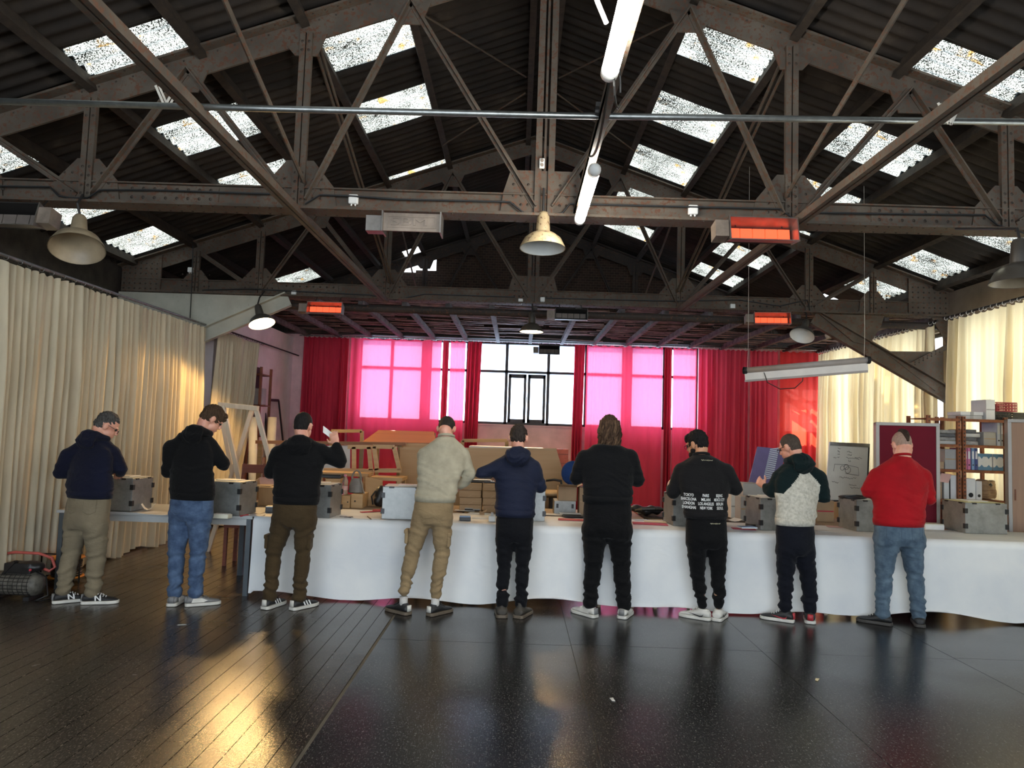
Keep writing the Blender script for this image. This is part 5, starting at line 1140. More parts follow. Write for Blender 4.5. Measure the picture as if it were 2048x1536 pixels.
c = flat((1720, 1056)); zt9 = ZTB + .318; c = W(1705, 992, 7.05); c.z = zt9 + .008
s_ = empty('black_bag', c); tag(s_, 'flat black bag lying on the box left of the red sweatshirt', 'bag'); put(remesh(MB().ball(c + V((0, 0, .02)), (.14, .10, .022)).ball(c + V((.06, 0, .025)), (.08, .07, .02)), .008, 3), 'pouch', BLK, s_); MB().tube([c + V((-.1, -.06, .03)), c + V((0, -.08, .045)), c + V((.1, -.05, .03))], .006, 6).build('strap', BLK, s_)

# ------------------------------------------------------------------ brown tables behind the row, and what stands on them
Z2 = .735
for k, (a, b, lab) in enumerate([(-2.98, -.55, 'brown table behind the left half of the white cloth'), (-.5, 1.4, 'brown table behind the navy zip hoodie'), (1.45, 3.2, 'dark table behind the city sweatshirt'), (3.25, 3.9, 'brown table before the burgundy cabinet')]):
    t_ = empty('side_table', ((a + b) / 2, 8.0, 0)); tag(t_, lab, 'table', 'tables behind the row')
    bevel(MB().bx(a, b, 7.60, 8.42, Z2 - .03, Z2).build('table_top', M['tablewood'] if k != 2 else M['purlin'], t_), .004)
    for x in (a + .08, b - .08):
        for y in (7.68, 8.34): MB().bx(x - .025, x + .025, y - .025, y + .025, 0, Z2 - .03).build('leg', M['tableleg'], t_)
WOODL = wood('pine_light', (.50, .33, .16), (.40, .24, .11)); WOODO = wood('pine_olive', (.26, .165, .065), (.18, .11, .045)); WOODZ = wood('ply_upright', (.46, .30, .16), (.36, .22, .11), axis='Z'); PLY = wood('plywood_sheet', (.50, .30, .14), (.42, .24, .10), scale=.4); WHT = wood('white_pine', (.62, .54, .42), (.5, .42, .32), axis='Z')
def rbox(x0, y0, x1, y1, Y, d, mat, label, name, cat, zb=Z2, parts=None, group=None, rz=0):
    """box whose front face covers a pixel rectangle at depth Y; stands on zb"""
    a, b = W(x0, y1, Y), W(x1, y0, Y); z0 = zb if zb is not None else a.z
    c = V(((a.x + b.x) / 2, Y + d / 2, z0 + .001)); w_ = b.x - a.x; h = b.z - z0
    root = empty(name, c, rz); tag(root, label, cat, group)
    bevel(MB().bx(-w_ / 2, w_ / 2, -d / 2, d / 2, 0, h).build('body', mat, root, local=True), .004)
    if parts: parts(root, w_, d, h)
    return root
def seam(mat):
    def f(r, w_, d, h):
        MB().bx(-w_ / 2 + .004, w_ / 2 - .004, -d / 2 - .002, -d / 2, h * .47, h * .53).build('tape', mat, r, local=True)
        MB().bx(-w_ * .06, w_ * .06, -d / 2, d / 2, h, h + .002).build('tape', mat, r, local=True)
    return f
TAPE = col('parcel_tape', (.40, .28, .16))
def wrap(r, w_, d, h):
    MB().prism([(-w_ * .12, -d / 2 - .001, h * .02), (w_ * .1, -d / 2 - .001, h * .5), (w_ * .5, -d / 2 - .001, h * .5), (w_ * .5, -d / 2 - .001, h * .46), (w_ * .13, -d / 2 - .001, h * .46), (-w_ * .08, -d / 2 - .001, h * .02)], (0, -.002, 0)).build('fold', TAPE, r, local=True)
ord_ = ['bottom', 'second', 'third', 'top']
for cI, (xa, xb, nm) in enumerate([(919, 963, 'left'), (966, 1006, 'right')]):
    for k in range(4):
        z0 = Z2 + k * .078; a, b = W(xa, 1000, 7.85), W(xb, 1000, 7.85); w_ = b.x - a.x
        c = V(((a.x + b.x) / 2 + random.uniform(-.004, .004), 7.95, z0 + .0005)); root = empty('kraft_package', c, random.uniform(-.02, .02)); tag(root, '%s kraft paper package in the %s stack behind the table' % (ord_[k], nm), 'package', 'kraft packages')
        bevel(MB().bx(-w_ / 2, w_ / 2, -.15, .15, 0, .0765).build('body', KR, root, local=True), .006); wrap(root, w_, .30, .0765)
rbox(683, 992, 700, 1015, 7.75, .2, WOODL, 'small pine box behind the white sheet with keys', 'wooden_box', 'box', parts=lambda r, w_, d, h: MB().lathe([(.008, 0), (.008, .002), (.001, .002)], 10, V((w_ * .25, -d / 2, h * .5)), rx(90)).build('finger_hole', BLK, r, local=True))
rbox(701, 989, 726, 1015, 7.78, .3, WOODL, 'pine box under the grey handbag', 'wooden_box', 'box', parts=lambda r, w_, d, h: MB().lathe([(.010, 0), (.010, .002), (.001, .002)], 10, V((-w_ * .15, -d / 2, h * .5)), rx(90)).build('finger_hole', BLK, r, local=True))
zb_ = W(690, 992, 7.75).z
c = V((W(689, 990, 7.85).x, 7.85, zb_ + .002)); r_ = empty('water_bottle', c); tag(r_, 'clear plastic water bottle with a pink cap on the pine box', 'bottle')
glass = bpy.data.materials.new('bottle_plastic'); glass.use_nodes = True; g_ = glass.node_tree.nodes['Principled BSDF']; g_.inputs['Transmission Weight'].default_value = .85; g_.inputs['Roughness'].default_value = .08; g_.inputs['IOR'].default_value = 1.2; g_.inputs['Base Color'].default_value = (.9, .93, .96, 1)
MB().lathe([(.001, 0), (.032, .002), (.034, .02), (.031, .06), (.034, .09), (.034, .15), (.02, .185), (.012, .195), (.012, .205)], 20, c).build('bottle_wall', glass, r_, True)
MB().lathe([(.0345, .055), (.0345, .10)], 20, c).build('label', PAPP, r_, True); MB().lathe([(.014, .203), (.014, .222), (.001, .222)], 14, c).build('cap', col('cap_pink', (.6, .2, .3)), r_, True)
zb_ = W(710, 989, 7.78).z; c = V((W(711, 985, 7.9).x, 7.92, zb_ + .002)); r_ = empty('handbag', c); tag(r_, 'grey handbag with looped handles standing on the pine box', 'handbag'); HB = mk('handbag_grey', (.21, .19, .17), .55)
put(remesh(MB().loft([(c + V((0, 0, .004)), (.085, 0, 0), (0, .05, 0)), (c + V((0, 0, .09)), (.08, 0, 0), (0, .045, 0)), (c + V((0, 0, .165)), (.055, 0, 0), (0, .02, 0))], 20), .006, 4), 'pouch', HB, r_)
for y in (-.025, .025): MB().tube([c + V((.05 * math.cos(t), y, .15 + .10 * math.sin(t))) for t in np.linspace(0, PI, 14)], .006, 7).build('handle', HB, r_, True)
MB().tube([c + V((.05, -.03, .15)), c + V((.08, -.07, .08)), c + V((.115, -.10, .01))], .006, 6).build('strap', HB, r_)
rbox(515, 977, 549, 1020, 7.72, .35, WOODZ, 'light wood cabinet behind the left table end', 'low_cabinet', 'cabinet', parts=lambda r, w_, d, h: MB().bx(-w_ / 2 - .01, w_ / 2 + .01, -d / 2 - .01, d / 2 + .01, h, h + .012).build('top_board', WOODL, r, local=True))
c = W(530, 976, 7.85); r_ = empty('open_carton', c); tag(r_, 'opened flat carton on the light wood cabinet', 'carton')
MB().prism([c + V((-.1, -.1, .02)), c + V((.09, -.1, .02)), c + V((.11, .12, .02)), c + V((-.08, .12, .02))], (0, 0, .012)).build('base', CARD, r_); MB().prism([c + V((-.1, .1, .03)), c + V((.1, .1, .03)), c + V((.09, .18, .11)), c + V((-.13, .18, .10))], (0, .006, .0)).build('flap', PAPP, r_); MB().prism([c + V((-.1, -.1, .03)), c + V((-.1, .1, .03)), c + V((-.11, .1, .10)), c + V((-.11, -.08, .07))], (.006, 0, 0)).build('flap', CARD, r_)
tag(MB().prism([W(731, 953, 8.2), W(765, 962, 8.2), W(766, 1012, 8.05), W(729, 1014, 8.05)], (0, .012, 0)).build('cardboard_sheet', PLY, loc=(W(748, 1012, 8.1).x, 8.1, Z2)), 'upright cardboard sheet left of the scuffed box', 'cardboard')
c = V((W(759, 995, 7.9).x, 7.98, Z2 + .002)); r_ = empty('rucksack', c); tag(r_, 'black rucksack half hidden behind the scuffed box', 'bag'); put(remesh(MB().ball(c + V((0, 0, .12)), (.07, .09, .12)).ball(c + V((-.02, -.05, .07)), (.05, .05, .06)), .009, 3), 'sack', BLK, r_); MB().tube([c + V((-.05, -.05, .18)), c + V((-.09, -.07, .12)), c + V((-.07, -.07, .03))], .010, 6).build('strap', BLK, r_)
blk2p((664, 955), (.24, .18, .03), 0, BLK, M['dark'], 'flat black case behind the box of the olive trousers', 'laptop_case', 'case', z=W(664, 957, 7.9).z)
rbox(648, 958, 682, 1015, 7.95, .3, WOODL, 'pine crate carrying the flat black case', 'wooden_box', 'box', parts=lambda r, w_, d, h: MB().bx(-w_ * .2, w_ * .2, -d / 2 - .003, -d / 2, h * .6, h * .68).build('hand_slot', BLK, r, local=True))
tag(MB().box(W(955, 962, 8.0), (.50, .26, .010)).build('dark_board', BLK, loc=W(955, 962, 8.0)), 'thin dark board lying on both kraft stacks', 'board')
sheet((0, 0), .22, .16, 8, PAP, 'white papers lying on the dark board', z=W(955, 960, 8.0).z + .004)
o = [x for x in COL.objects if x.get('label') == 'white papers lying on the dark board'][0]; o.location = (W(962, 958, 8.0).x, 8.0, W(955, 960, 8.0).z + .004)
# cartons and metal case behind the long-haired person
rbox(1108, 1003, 1152, 1020, 7.8, .3, M['alu'], 'grey metal case under the opened carton', 'metal_case', 'case', parts=lambda r, w_, d, h: [MB().bx(x - .012, x + .012, -d / 2 - .006, -d / 2, h * .5, h * .8).build('latch', BLK, r, local=True) for x in (-w_ * .35, w_ * .35)])
zb_ = W(1130, 1003, 7.8).z; rbox(1116, 975, 1154, 1003, 7.85, .22, CARD, 'opened brown carton on the grey metal case', 'carton', 'carton', zb=zb_, parts=lambda r, w_, d, h: [MB().prism([(-w_ / 2, -d / 2, h), (w_ / 2, -d / 2, h), (w_ / 2, -d / 2 - .06, h + .03), (-w_ / 2, -d / 2 - .06, h + .03)], (0, 0, .004)).build('flap', CARD, r, local=True), MB().prism([(w_ / 2, -d / 2, h), (w_ / 2, d / 2, h), (w_ / 2 + .06, d / 2, h + .03), (w_ / 2 + .06, -d / 2, h + .03)], (0, 0, .004)).build('flap', CARD, r, local=True)])
rbox(1158, 976, 1176, 1020, 7.82, .2, CARD, 'tall narrow carton behind the long-haired person', 'carton', 'carton', parts=seam(TAPE))
c = V((W(1290, 1008, 8.0).x, 8.0, Z2 + .03)); r_ = empty('black_jacket', c); tag(r_, 'crumpled black jacket on the dark table', 'jacket'); me = remesh(MB().ball(c + V((.03, 0, .03)), (.16, .12, .045)).ball(c + V((.10, 0, .04)), (.10, .1, .05)).ball(c + V((-.08, .05, .05)), (.10, .09, .035)), .009, 2); p = pos(me); setpos(me, p + nor(me) * wrinkle(p * 2.2, 5, [], .03)[:, None]); put(me, 'jacket_body', BLK, r_); MB().tube([c + V((-.05, -.1, .05)), c + V((.08, -.12, .06)), c + V((.2, -.05, .05))], .02, 8).build('sleeve', BLK, r_)
blk2p((1286, 1026), (.16, .16, .035), 4, PAPY, PAPG, 'thick cream book beside the crumpled jacket', 'book', 'book', z=Z2 + .002)
rbox(1462, 990, 1478, 1030, 8.08, .24, M['white'], 'white binder box behind the city sweatshirt', 'binder_box', 'box', parts=seam(GRY)); rbox(1481, 994, 1500, 1030, 7.80, .2, GRY, 'grey carton beside the white binder box', 'carton', 'carton', parts=seam(TAPE))
rbox(1634, 1002, 1668, 1050, 8.0, .3, CARD, 'brown carton under the flipchart', 'carton', 'carton', parts=seam(PAPR)); rbox(1486, 968, 1522, 990, 8.1, .3, GRY, 'grey suitcase under the purple board', 'suitcase', 'suitcase', zb=Z2, parts=lambda r, w_, d, h: MB().tube([(-.05, -d / 2 - .01, h * .5), (-.04, -d / 2 - .03, h * .52), (.04, -d / 2 - .03, h * .52), (.05, -d / 2 - .01, h * .5)], .007, 6).build('handle', BLK, r, local=True))
# ------------------------------------------------------------------ timber, panels and chairs behind
def frame_thing(name, label, cat, segs, Y, mat, th=.045, dp=.05, group=None, part='rail'):
    ps = [(W(x0, y0, Y), W(x1, y1, Y)) for x0, y0, x1, y1 in segs]; lo = min(min(a.z, b.z) for a, b in ps); cx_ = sum(a.x + b.x for a, b in ps) / (2 * len(ps))
    root = empty(name, (cx_, Y, lo)); tag(root, label, cat, group)
    for a, b in ps: MB().bar(a, b, dp, th, (0, 0, 1) if abs((b - a).normalized().z) < .8 else (1, 0, 0)).build(part, mat, root)
    return root
def down(x0, y0, x1, y1, Y):                      # continue a slanting leg to the floor
    a, b = W(x0, y0, Y), W(x1, y1, Y); t = a.z / (a.z - b.z); q = a + (b - a) * t; return a, q
tr = empty('trestle', (W(485, 900, 8.9).x, 8.9, 0)); tag(tr, 'white pine A-frame trestle behind the black hoodie and jeans', 'trestle')
MB().bar(W(438, 809, 8.9), W(516, 817, 8.75), .05, .06).build('top_beam', WHT, tr)
for x0, y0, x1, y1, Y in ((446, 812, 478, 958, 8.85), (505, 818, 470, 930, 9.0), (512, 818, 545, 940, 8.8), (440, 815, 462, 930, 9.05)):
    a, q = down(x0, y0, x1, y1, Y); MB().bar(a, q, .045, .05, (1, 0, 0)).build('leg', WHT, tr)
# tall rusty rack with stored things beside the white wall
rk = empty('storage_rack', (-4.63, 12.7, 0)); tag(rk, 'tall rusty storage rack standing against the pale wall', 'rack'); RUST = mk('rack_rust', (.21, .07, .03), .7, var=.25)
for x in (-4.72, -4.54):
    for y in (12.47, 12.97): MB().bx(x - .02, x + .02, y - .02, y + .02, 0, 2.62).build('upright', RUST, rk)
for z in (.3, .85, 1.4, 1.95, 2.5): MB().bx(-4.735, -4.52, 12.45, 12.99, z - .02, z).build('shelf', RUST, rk)
MB().bx(-4.745, -4.737, 12.45, 12.99, .2, 2.64).build('back_panel', BLK, rk)
for k, (y, z, sx, sz, mt, lb, nm) in enumerate([(12.6, .85, .2, .22, M['white'], 'white printed carton on the rack', 'carton'), (12.86, .85, .16, .16, KR, 'rolled brown sack on the rack', 'sack'), (12.68, 1.4, .24, .05, BLUE, 'flat blue folded cloth on the rack', 'folded_cloth'), (12.7, 1.455, .2, .05, GRY, 'grey folded cloth above the blue one', 'folded_cloth'), (12.7, 1.95, .22, .3, GRY, 'grey carton high on the rack', 'carton')]):
    root = empty(nm, (-4.63, y, z + .001)); tag(root, lb, 'carton' if 'carton' in nm else 'cloth'); bevel(MB().box((-4.63, y, z + .001 + sz / 2), (.17, sx, sz)).build('body', mt, root), .015); MB().bx(-4.546, -4.543, y - sx * .3, y + sx * .3, z + sz * .3, z + sz * .6).build('print', PAPR if mt is M['white'] else mt, root)
# framed panel leaning on the wall, carpet rolls
a = empty('framed_panel', (W(545, 880, 13.6).x, 13.6, 0)); tag(a, 'tall grey panel with a dark frame leaning beside the rack', 'panel')
P0, P1, P2, P3 = W(527, 799, 13.4), W(557, 801, 13.9), W(566, 900, 13.9), W(537, 902, 13.4); P2 = P1 + (P2 - P1) * 2.3; P3 = P0 + (P3 - P0) * 2.3
P2.z = P3.z = .01; MB().prism([P0, P1, P2, P3], (-.03, 0, 0)).build('sheet', mk('panel_grey', (.46, .40, .38), .6, var=.12), a)
for u, v in ((P0, P1), (P1, P2), (P3, P0)): MB().bar(u, v, .05, .03, (1, 0, 0)).build('frame', BLK, a)
for k, (x, lb) in enumerate([(512, 'pale carpet roll standing beside the trestle'), (541, 'second carpet roll leaning behind the black hoodie')]):
    q = W(x, 930, 11.6); q.z = .0; r_ = empty('carpet_roll', q); tag(r_, lb, 'carpet roll'); top = W(x - 6 + 10 * k, 835, 11.8); MB().tube([q, top], .07, 16).build('roll', GRY if k else PAPG, r_, True); MB().tube([top, top + (top - q).normalized() * .005], .03, 12).build('core', BLK, r_)
# upturned red-brown chair
ch = empty('wooden_chair', (W(495, 950, 8.3).x, 8.3, 0)); tag(ch, 'red-brown wooden chair with a slotted back beside the trestle', 'chair'); RB = wood('chair_mahogany', (.20, .05, .025), (.11, .03, .018))
bx0, bz = W(478, 955, 8.3), W(500, 955, 8.3); cxx = ch.location.x
MB().bx(cxx - .17, cxx + .17, 8.12, 8.48, .43, .46).build('seat', RB, ch)
for sx in (-.15, .15):
    for y in (8.15, 8.45): MB().bx(cxx + sx - .018, cxx + sx + .018, y - .018, y + .018, 0, .43).build('leg', RB, ch)
    MB().bar((cxx + sx, 8.45, .45), (cxx + sx * .8, 8.52, 1.14), .03, .035, (1, 0, 0)).build('back_post', RB, ch)
for z, hgt in ((1.08, .10), (.86, .05), (.70, .04)): MB().bx(cxx - .14, cxx + .14, 8.49, 8.515, z - hgt / 2, z + hgt / 2).build('back_rail', RB, ch)
# long beams, frames and table tops piled before the back wall (Y about 10)
pile = 'timber piled behind the tables'
def stand(name, label, cat, x0, y0, x1, y1, Y, t, mat, top=None):
    a, b, c_, d_ = W(x0, y0, Y), W(x1, y0, Y), W(x1, y1, Y), W(x0, y1, Y); c_.z = d_.z = 0.004
    root = empty(name, ((a.x + b.x) / 2, Y, 0)); tag(root, label, cat, pile)
    return root, a, b, c_, d_
r_, a, b, c_, d_ = stand('plywood_panel', 'large orange plywood panel standing behind the tables', 'plywood', 800, 897, 1113, 1000, 9.3, .018, PLY)
b2 = W(1113, 899, 9.3); c2 = W(1133, 966, 9.3); c2 = b2 + (c2 - b2) * (b2.z / (b2.z - c2.z)); MB().prism([a, b2, c2, d_], (0, .02, 0)).build('sheet', PLY, r_); MB().bar(a + V((0, -.012, .0)), b2 + V((0, -.012, 0)), .012, .03).build('edge_strip', WOODL, r_)
r_ = empty('rail_fence', (W(640, 890, 9.6).x, 9.6, 0)); tag(r_, 'long brown wooden rail on posts behind the black hoodies', 'rail', pile)
MB().bar(W(512, 884, 9.6), W(812, 888, 9.6), .05, .045).build('rail', wood('rail_brown', (.30, .13, .05), (.2, .08, .03)), r_)
for x in (520, 640, 800): q = W(x, 887, 9.62); MB().bx(q.x - .03, q.x + .03, 9.62, 9.66, 0, q.z).build('post', WOODO, r_)
tag(MB().prism([W(541, 896, 9.7), W(700, 890, 9.7), W(700, 952, 9.7), W(541, 952, 9.7)], (0, .015, 0)).build('white_board', PAP, loc=W(620, 952, 9.7)), 'white board standing behind the raised elbow', 'board', pile)
def fr(name, label, x0, y0, x1, y1, Y, mat, th=.05, mids=()):
    segs = [(x0, y0, x1, y0), (x0, y0, x0, y1), (x1, y0, x1, y1)] + [(m_, y0, m_, y1) for m_ in mids]; r = frame_thing(name, label, 'frame', segs, Y, mat, th, .05, pile)
    for x in (x0, x1): q = W(x, y1, Y); MB().bx(q.x - th / 2, q.x + th / 2, Y - .025, Y + .025, 0, q.z).build('post', mat, r)
    return r
fr('timber_frame', 'olive-brown timber frame left of the tilted table top', 663, 862, 724, 895, 10.6, WOODO)
fr('timber_frame', 'long olive-brown timber frame left of the navy hood', 925, 881, 1014, 900, 10.6, WOODO, mids=(1013,))
r_ = empty('table_leaf', (W(800, 885, 9.9).x, 9.9, 0)); tag(r_, 'reddish-brown table top tilted up behind the sweater', 'table', pile); TB = wood('leaf_brown', (.32, .13, .055), (.25, .095, .04), scale=.5)
q0, q1, q2, q3 = W(724, 887, 9.7), W(872, 889, 9.7), W(868, 866, 10.5), W(757, 863, 10.5); MB().prism([q0, q1, q2, q3], (0, 0, .022)).build('leaf', TB, r_)
MB().bar(q0 + V((0, -.01, -.02)), q1 + V((0, -.01, -.02)), .02, .06).build('edge', WOODL, r_)
for q in (q0, q1, q2, q3): MB().bx(q.x - .025, q.x + .025, q.y - .02, q.y + .02, 0, q.z).build('leg', WOODO, r_)
r_ = empty('table_leaf', (W(1050, 895, 10.3).x, 10.3, 0)); tag(r_, 'white-topped narrow table behind the navy zip hoodie', 'table', pile); q0, q1 = W(938, 899, 10.0), W(1088, 897, 10.0); MB().bx(q0.x, q1.x, 10.0, 10.5, q0.z + .03, q0.z + .05).build('leaf', PAP, r_); MB().bx(q0.x, q1.x, 10.0, 10.03, q0.z - .03, q0.z + .03).build('apron', WOODL, r_)
for x in (q0.x + .05, q1.x - .05):
    for y in (10.04, 10.46): MB().bx(x - .025, x + .025, y - .025, y + .025, 0, q0.z).build('leg', WOODL, r_)
# chair and bench frames of yellow pine
def pinechair(label, segs, Y, seat=None, depth=.4):
    r = frame_thing('pine_chair_frame', label, 'chair frame', segs, Y, WOODL, .05, .04, 'pine chair frames')
    if seat:
        x0, x1, y = seat; a, b = W(x0, y, Y), W(x1, y, Y); MB().bx(a.x, b.x, Y - depth, Y, a.z - .02, a.z + .02).build('seat', WOODL, r)
        for x in (a.x + .04, b.x - .04):
            for yy in (Y - depth + .04, Y - .04): MB().bx(x - .025, x + .025, yy - .025, yy + .025, 0, a.z - .02).build('leg', WOODL, r)
    return r
pinechair('pine chair frame with two uprights right of the raised elbow', [(696, 894, 745, 894), (708, 894, 708, 938), (738, 894, 742, 940), (648, 940, 748, 942)], 9.0, seat=(650, 748, 944), depth=.35)
pinechair('pine chair frame with splayed uprights left of the grey-beige sweater', [(746, 893, 788, 894), (748, 893, 754, 940), (788, 894, 799, 940), (750, 941, 803, 941)], 8.9, seat=(752, 815, 953), depth=.4)
# stacked reddish crates
for k in range(3):
    rbox(1112 + 2 * k, [899, 918, 936][k], 1137, [918, 936, 955][k], 10.8, .3, mk('carton_red_lit%d' % k, (.30, .075, .06), .7, var=.2), ['uppermost', 'middle', 'lowest'][k] + ' of the reddish cartons before the maroon curtain', 'carton', 'carton', zb=W(1120, [918, 936, 955][k], 10.8).z, parts=seam(col('tape_dark', (.14, .04, .03))), group='reddish cartons')  # plain cardboard, with the red light falling on it put into the colour
rbox(1106, 955, 1142, 1000, 10.8, .45, WOODO, 'low wooden crate carrying the reddish cartons', 'wooden_crate', 'crate', zb=0, parts=lambda r, w_, d, h: [MB().bx(-w_ / 2 - .004, w_ / 2 + .004, -d / 2 - .006, -d / 2, h * z, h * z + .09).build('slat', WOODO, r, local=True) for z in (.1, .4, .7)])
# office chair
r_ = empty('office_chair', (W(1118, 980, 8.9).x, 8.95, 0)); tag(r_, 'blue office chair with black armrests behind the long-haired person', 'chair'); cx_ = r_.location.x; CB = cloth('chair_blue', srgb(38, 66, 118))
bk = W(1146, 946, 8.85)
put(remesh(MB().ball(bk, (.16, .045, .155), Matrix.Rotation(.25, 3, 'Z')), .012, 3), 'backrest', CB, r_)
stc = W(1103, 988, 8.9); put(remesh(MB().ball(stc + V((0, .05, 0)), (.2, .2, .05)), .012, 3), 'seat', mk('seat_tan', (.40, .28, .16), .7), r_)
MB().bar(bk + V((0, .05, -.1)), stc + V((.1, .1, -.03)), .05, .02).build('back_stem', BLK, r_)
ax = W(1108, 965, 8.75); MB().tube([ax + V((-.1, 0, .02)), ax + V((.0, 0, .035)), ax + V((.085, 0, .02)), ax + V((.1, 0, -.05)), ax + V((.07, 0, -.15)), ax + V((.02, .02, -.22))], .016, 8).build('armrest', BLK, r_, True)
MB().tube([(stc.x, 8.95, stc.z - .05), (stc.x, 8.95, .1)], .03, 10).build('gas_column', BLK, r_)
for k in range(5): a = k * 2 * PI / 5; e = V((stc.x + .28 * math.cos(a), 8.95 + .28 * math.sin(a), .06)); MB().bar((stc.x, 8.95, .1), e, .035, .03).build('base_spoke', BLK, r_); MB().ball(e - V((0, 0, .03)), .028).build('castor', BLK, r_, True)
# ------------------------------------------------------------------ right-hand side: board, flipchart, cabinet, shelves
PUR_ = mk('board_purple', srgb(98, 88, 128), .6, var=.08)
r_ = empty('purple_board', (W(1535, 965, 8.5).x, 8.5, Z2)); tag(r_, 'leaning purple display board with a striped light band', 'display board')
A, B_, C2, D_ = W(1515, 893, 8.75), W(1572, 899, 8.75), W(1556, 985, 8.5), W(1496, 975, 8.5); C2.z = D_.z = W(1490, 975, 8.42).z + .016
MB().prism([A, B_, C2, D_], (0, .015, 0)).build('panel', PUR_, r_)
for k in range(16):
    v = .03 + k * .052; u0, u1 = .45, .78; L_ = A.lerp(D_, v); R2 = B_.lerp(C2, v - .0); L2 = A.lerp(D_, v + .026); R3 = B_.lerp(C2, v + .026)
    MB().prism([L_.lerp(R2, u0) + V((0, -.003, 0)), L_.lerp(R2, u1) + V((0, -.003, .03)), L2.lerp(R3, u1) + V((0, -.003, .03)), L2.lerp(R3, u0) + V((0, -.003, 0))], (0, .002, 0)).build('white_stripe', PAPB, r_)
rbox(1490, 975, 1560, 990, 8.42, .4, GRY, 'low grey chest under the purple board', 'chest', 'chest', zb=Z2, parts=lambda r, w_, d, h: MB().bx(-w_ / 2 - .005, w_ / 2 + .005, -d / 2 - .005, d / 2 + .005, h, h + .012).build('lid', PAPR, r, local=True))
r_ = empty('flipchart', (W(1695, 950, 8.9).x, 8.9, 0)); tag(r_, 'whiteboard flipchart with black handwriting on an easel', 'flipchart')
A, B_, C2, D_ = W(1659, 884, 8.95), W(1738, 888, 8.95), W(1733, 1003, 8.8), W(1651, 1001, 8.8); MB().prism([A, B_, C2, D_], (0, .02, 0)).build('board', mk('whiteboard', (.62, .61, .55), .25, var=.06, bstr=0), r_)
MB().bar(A + V((0, -.01, -.02)), B_ + V((0, -.01, -.02)), .02, .045).build('paper_clamp', M['galv'], r_); MB().bar(D_, C2, .05, .02).build('pen_tray', BLK, r_); MB().bar(B_, C2, .02, .015, (1, 0, 0)).build('edge_strip', BLK, r_)
for q, dx in ((D_, -.10), (C2, .10)): MB().tube([q + V((0, .03, .02)), (q.x + dx, 8.7, 0)], .013, 8).build('leg', M['galv'], r_)
MB().tube([(A + B_) / 2 + V((0, .03, -.1)), ((A.x + B_.x) / 2, 9.35, 0)], .013, 8).build('leg', M['galv'], r_)
ink = MB(); rr = random.Random(3)
def bp(u, v): return A.lerp(B_, u).lerp(D_.lerp(C2, u), v) + V((0, -.004, 0))
def scrib(u0, v0, n_, du, amp):
    pts = [bp(u0 + du * k / n_, v0 + amp * rr.uniform(-1, 1) + .012 * k / n_) for k in range(n_)]; ink.tube(pts, .0022, 4)
for u, v, n_, du in ((.22, .10, 6, .08), (.22, .15, 6, .06), (.22, .20, 5, .07), (.22, .25, 5, .06), (.45, .15, 8, .14), (.47, .2, 8, .12), (.44, .26, 12, .36), (.66, .24, 9, .2), (.12, .26, 6, .1), (.5, .31, 5, .08), (.3, .60, 18, .44), (.12, .68, 10, .18), (.55, .72, 10, .2), (.58, .77, 12, .25)): scrib(u, v, n_, du, .014)
for (u, v, r0) in ((.36, .44, .05), (.46, .42, .055), (.50, .47, .07)): ink.tube([bp(u + r0 * math.cos(t), v + r0 * .8 * math.sin(t)) for t in np.linspace(0, 6.28, 15)], .0022, 4)
ink.tube([bp(.15, .5), bp(.16, .38), bp(.42, .38), bp(.75, .42), bp(.78, .56), bp(.45, .53)], .0022, 4); ink.build('handwriting', BLK, r_)
# burgundy roller cabinet
GF = mk('cabinet_grey', (.36, .34, .31), .5, var=.05, bstr=.02); BG = mk('cabinet_burgundy', (.13, .004, .014), .6, var=.08, bstr=.02, spec=.12)
def cabinet(x0, y0, w_, Y, d, door, label, rz):
    a = W(x0, y0, Y); zt9 = a.z; r = empty('cabinet', (a.x, Y, 0), rz); tag(r, label, 'cabinet'); B = lambda mb, nm, mt: bevel(mb.build(nm, mt, r, local=True), .003)
    for x in (0, w_ - .035): B(MB().bx(x, x + .035, 0, d, 0, zt9), 'side_panel', GF)
    B(MB().bx(0, w_, -.005, d, zt9 - .035, zt9), 'top_panel', GF); B(MB().bx(0, w_, d - .01, d, 0, zt9), 'back_panel', GF); B(MB().bx(.035, w_ - .035, .02, d, .0, .06), 'plinth', GF)
    B(MB().bx(.035, w_ - .035, .012, .03, .06, zt9 - .035), 'door', door); B(MB().bx(.055, .068, .004, .013, 1.06, 1.18), 'door_pull', RUST); return r
cabinet(1752, 844, .62, 8.02, .40, BG, 'tall grey cabinet with a burgundy roller door', -.40)
cabinet(2015, 838, .5, 7.78, .32, wood('door_beech', (.30, .17, .09), (.24, .13, .07), axis='Z'), 'grey cabinet with a brown sliding door at the right edge', -.5)
# rusty slotted-angle shelving
sh = empty('shelving', (5.3, 8.5, 0)); tag(sh, 'rusty slotted-angle shelving full of papers, binders and cartons', 'shelving'); YS, DS = 8.32, .42
RO = mk('angle_rust', (.27, .085, .03), .7, var=.3, vs=14)
xa, xm, xb = W(1858, 850, YS).x, W(1923, 850, YS).x, W(2012, 850, YS).x
zsh = [W(1940, y, YS).z for y in (838, 890, 940, 1000)] + [.62, .15]
for x in (xa, xm - .03, xm + .03, xb):
    for y in (YS, YS + DS): MB().bx(x - .018, x + .018, y - .003, y + .003, 0, zsh[0] + .03).bx(x - .018, x - .012, y, y + .03, 0, zsh[0] + .03).build('upright', RO, sh)
holes = MB()
for x in (xa, xm - .03, xm + .03, xb):
    for z in np.arange(1.0, zsh[0], .045): holes.bx(x - .006, x + .006, YS - .005, YS - .002, z, z + .02)
tag(holes.build('slots', BLK, sh), kind='stuff')
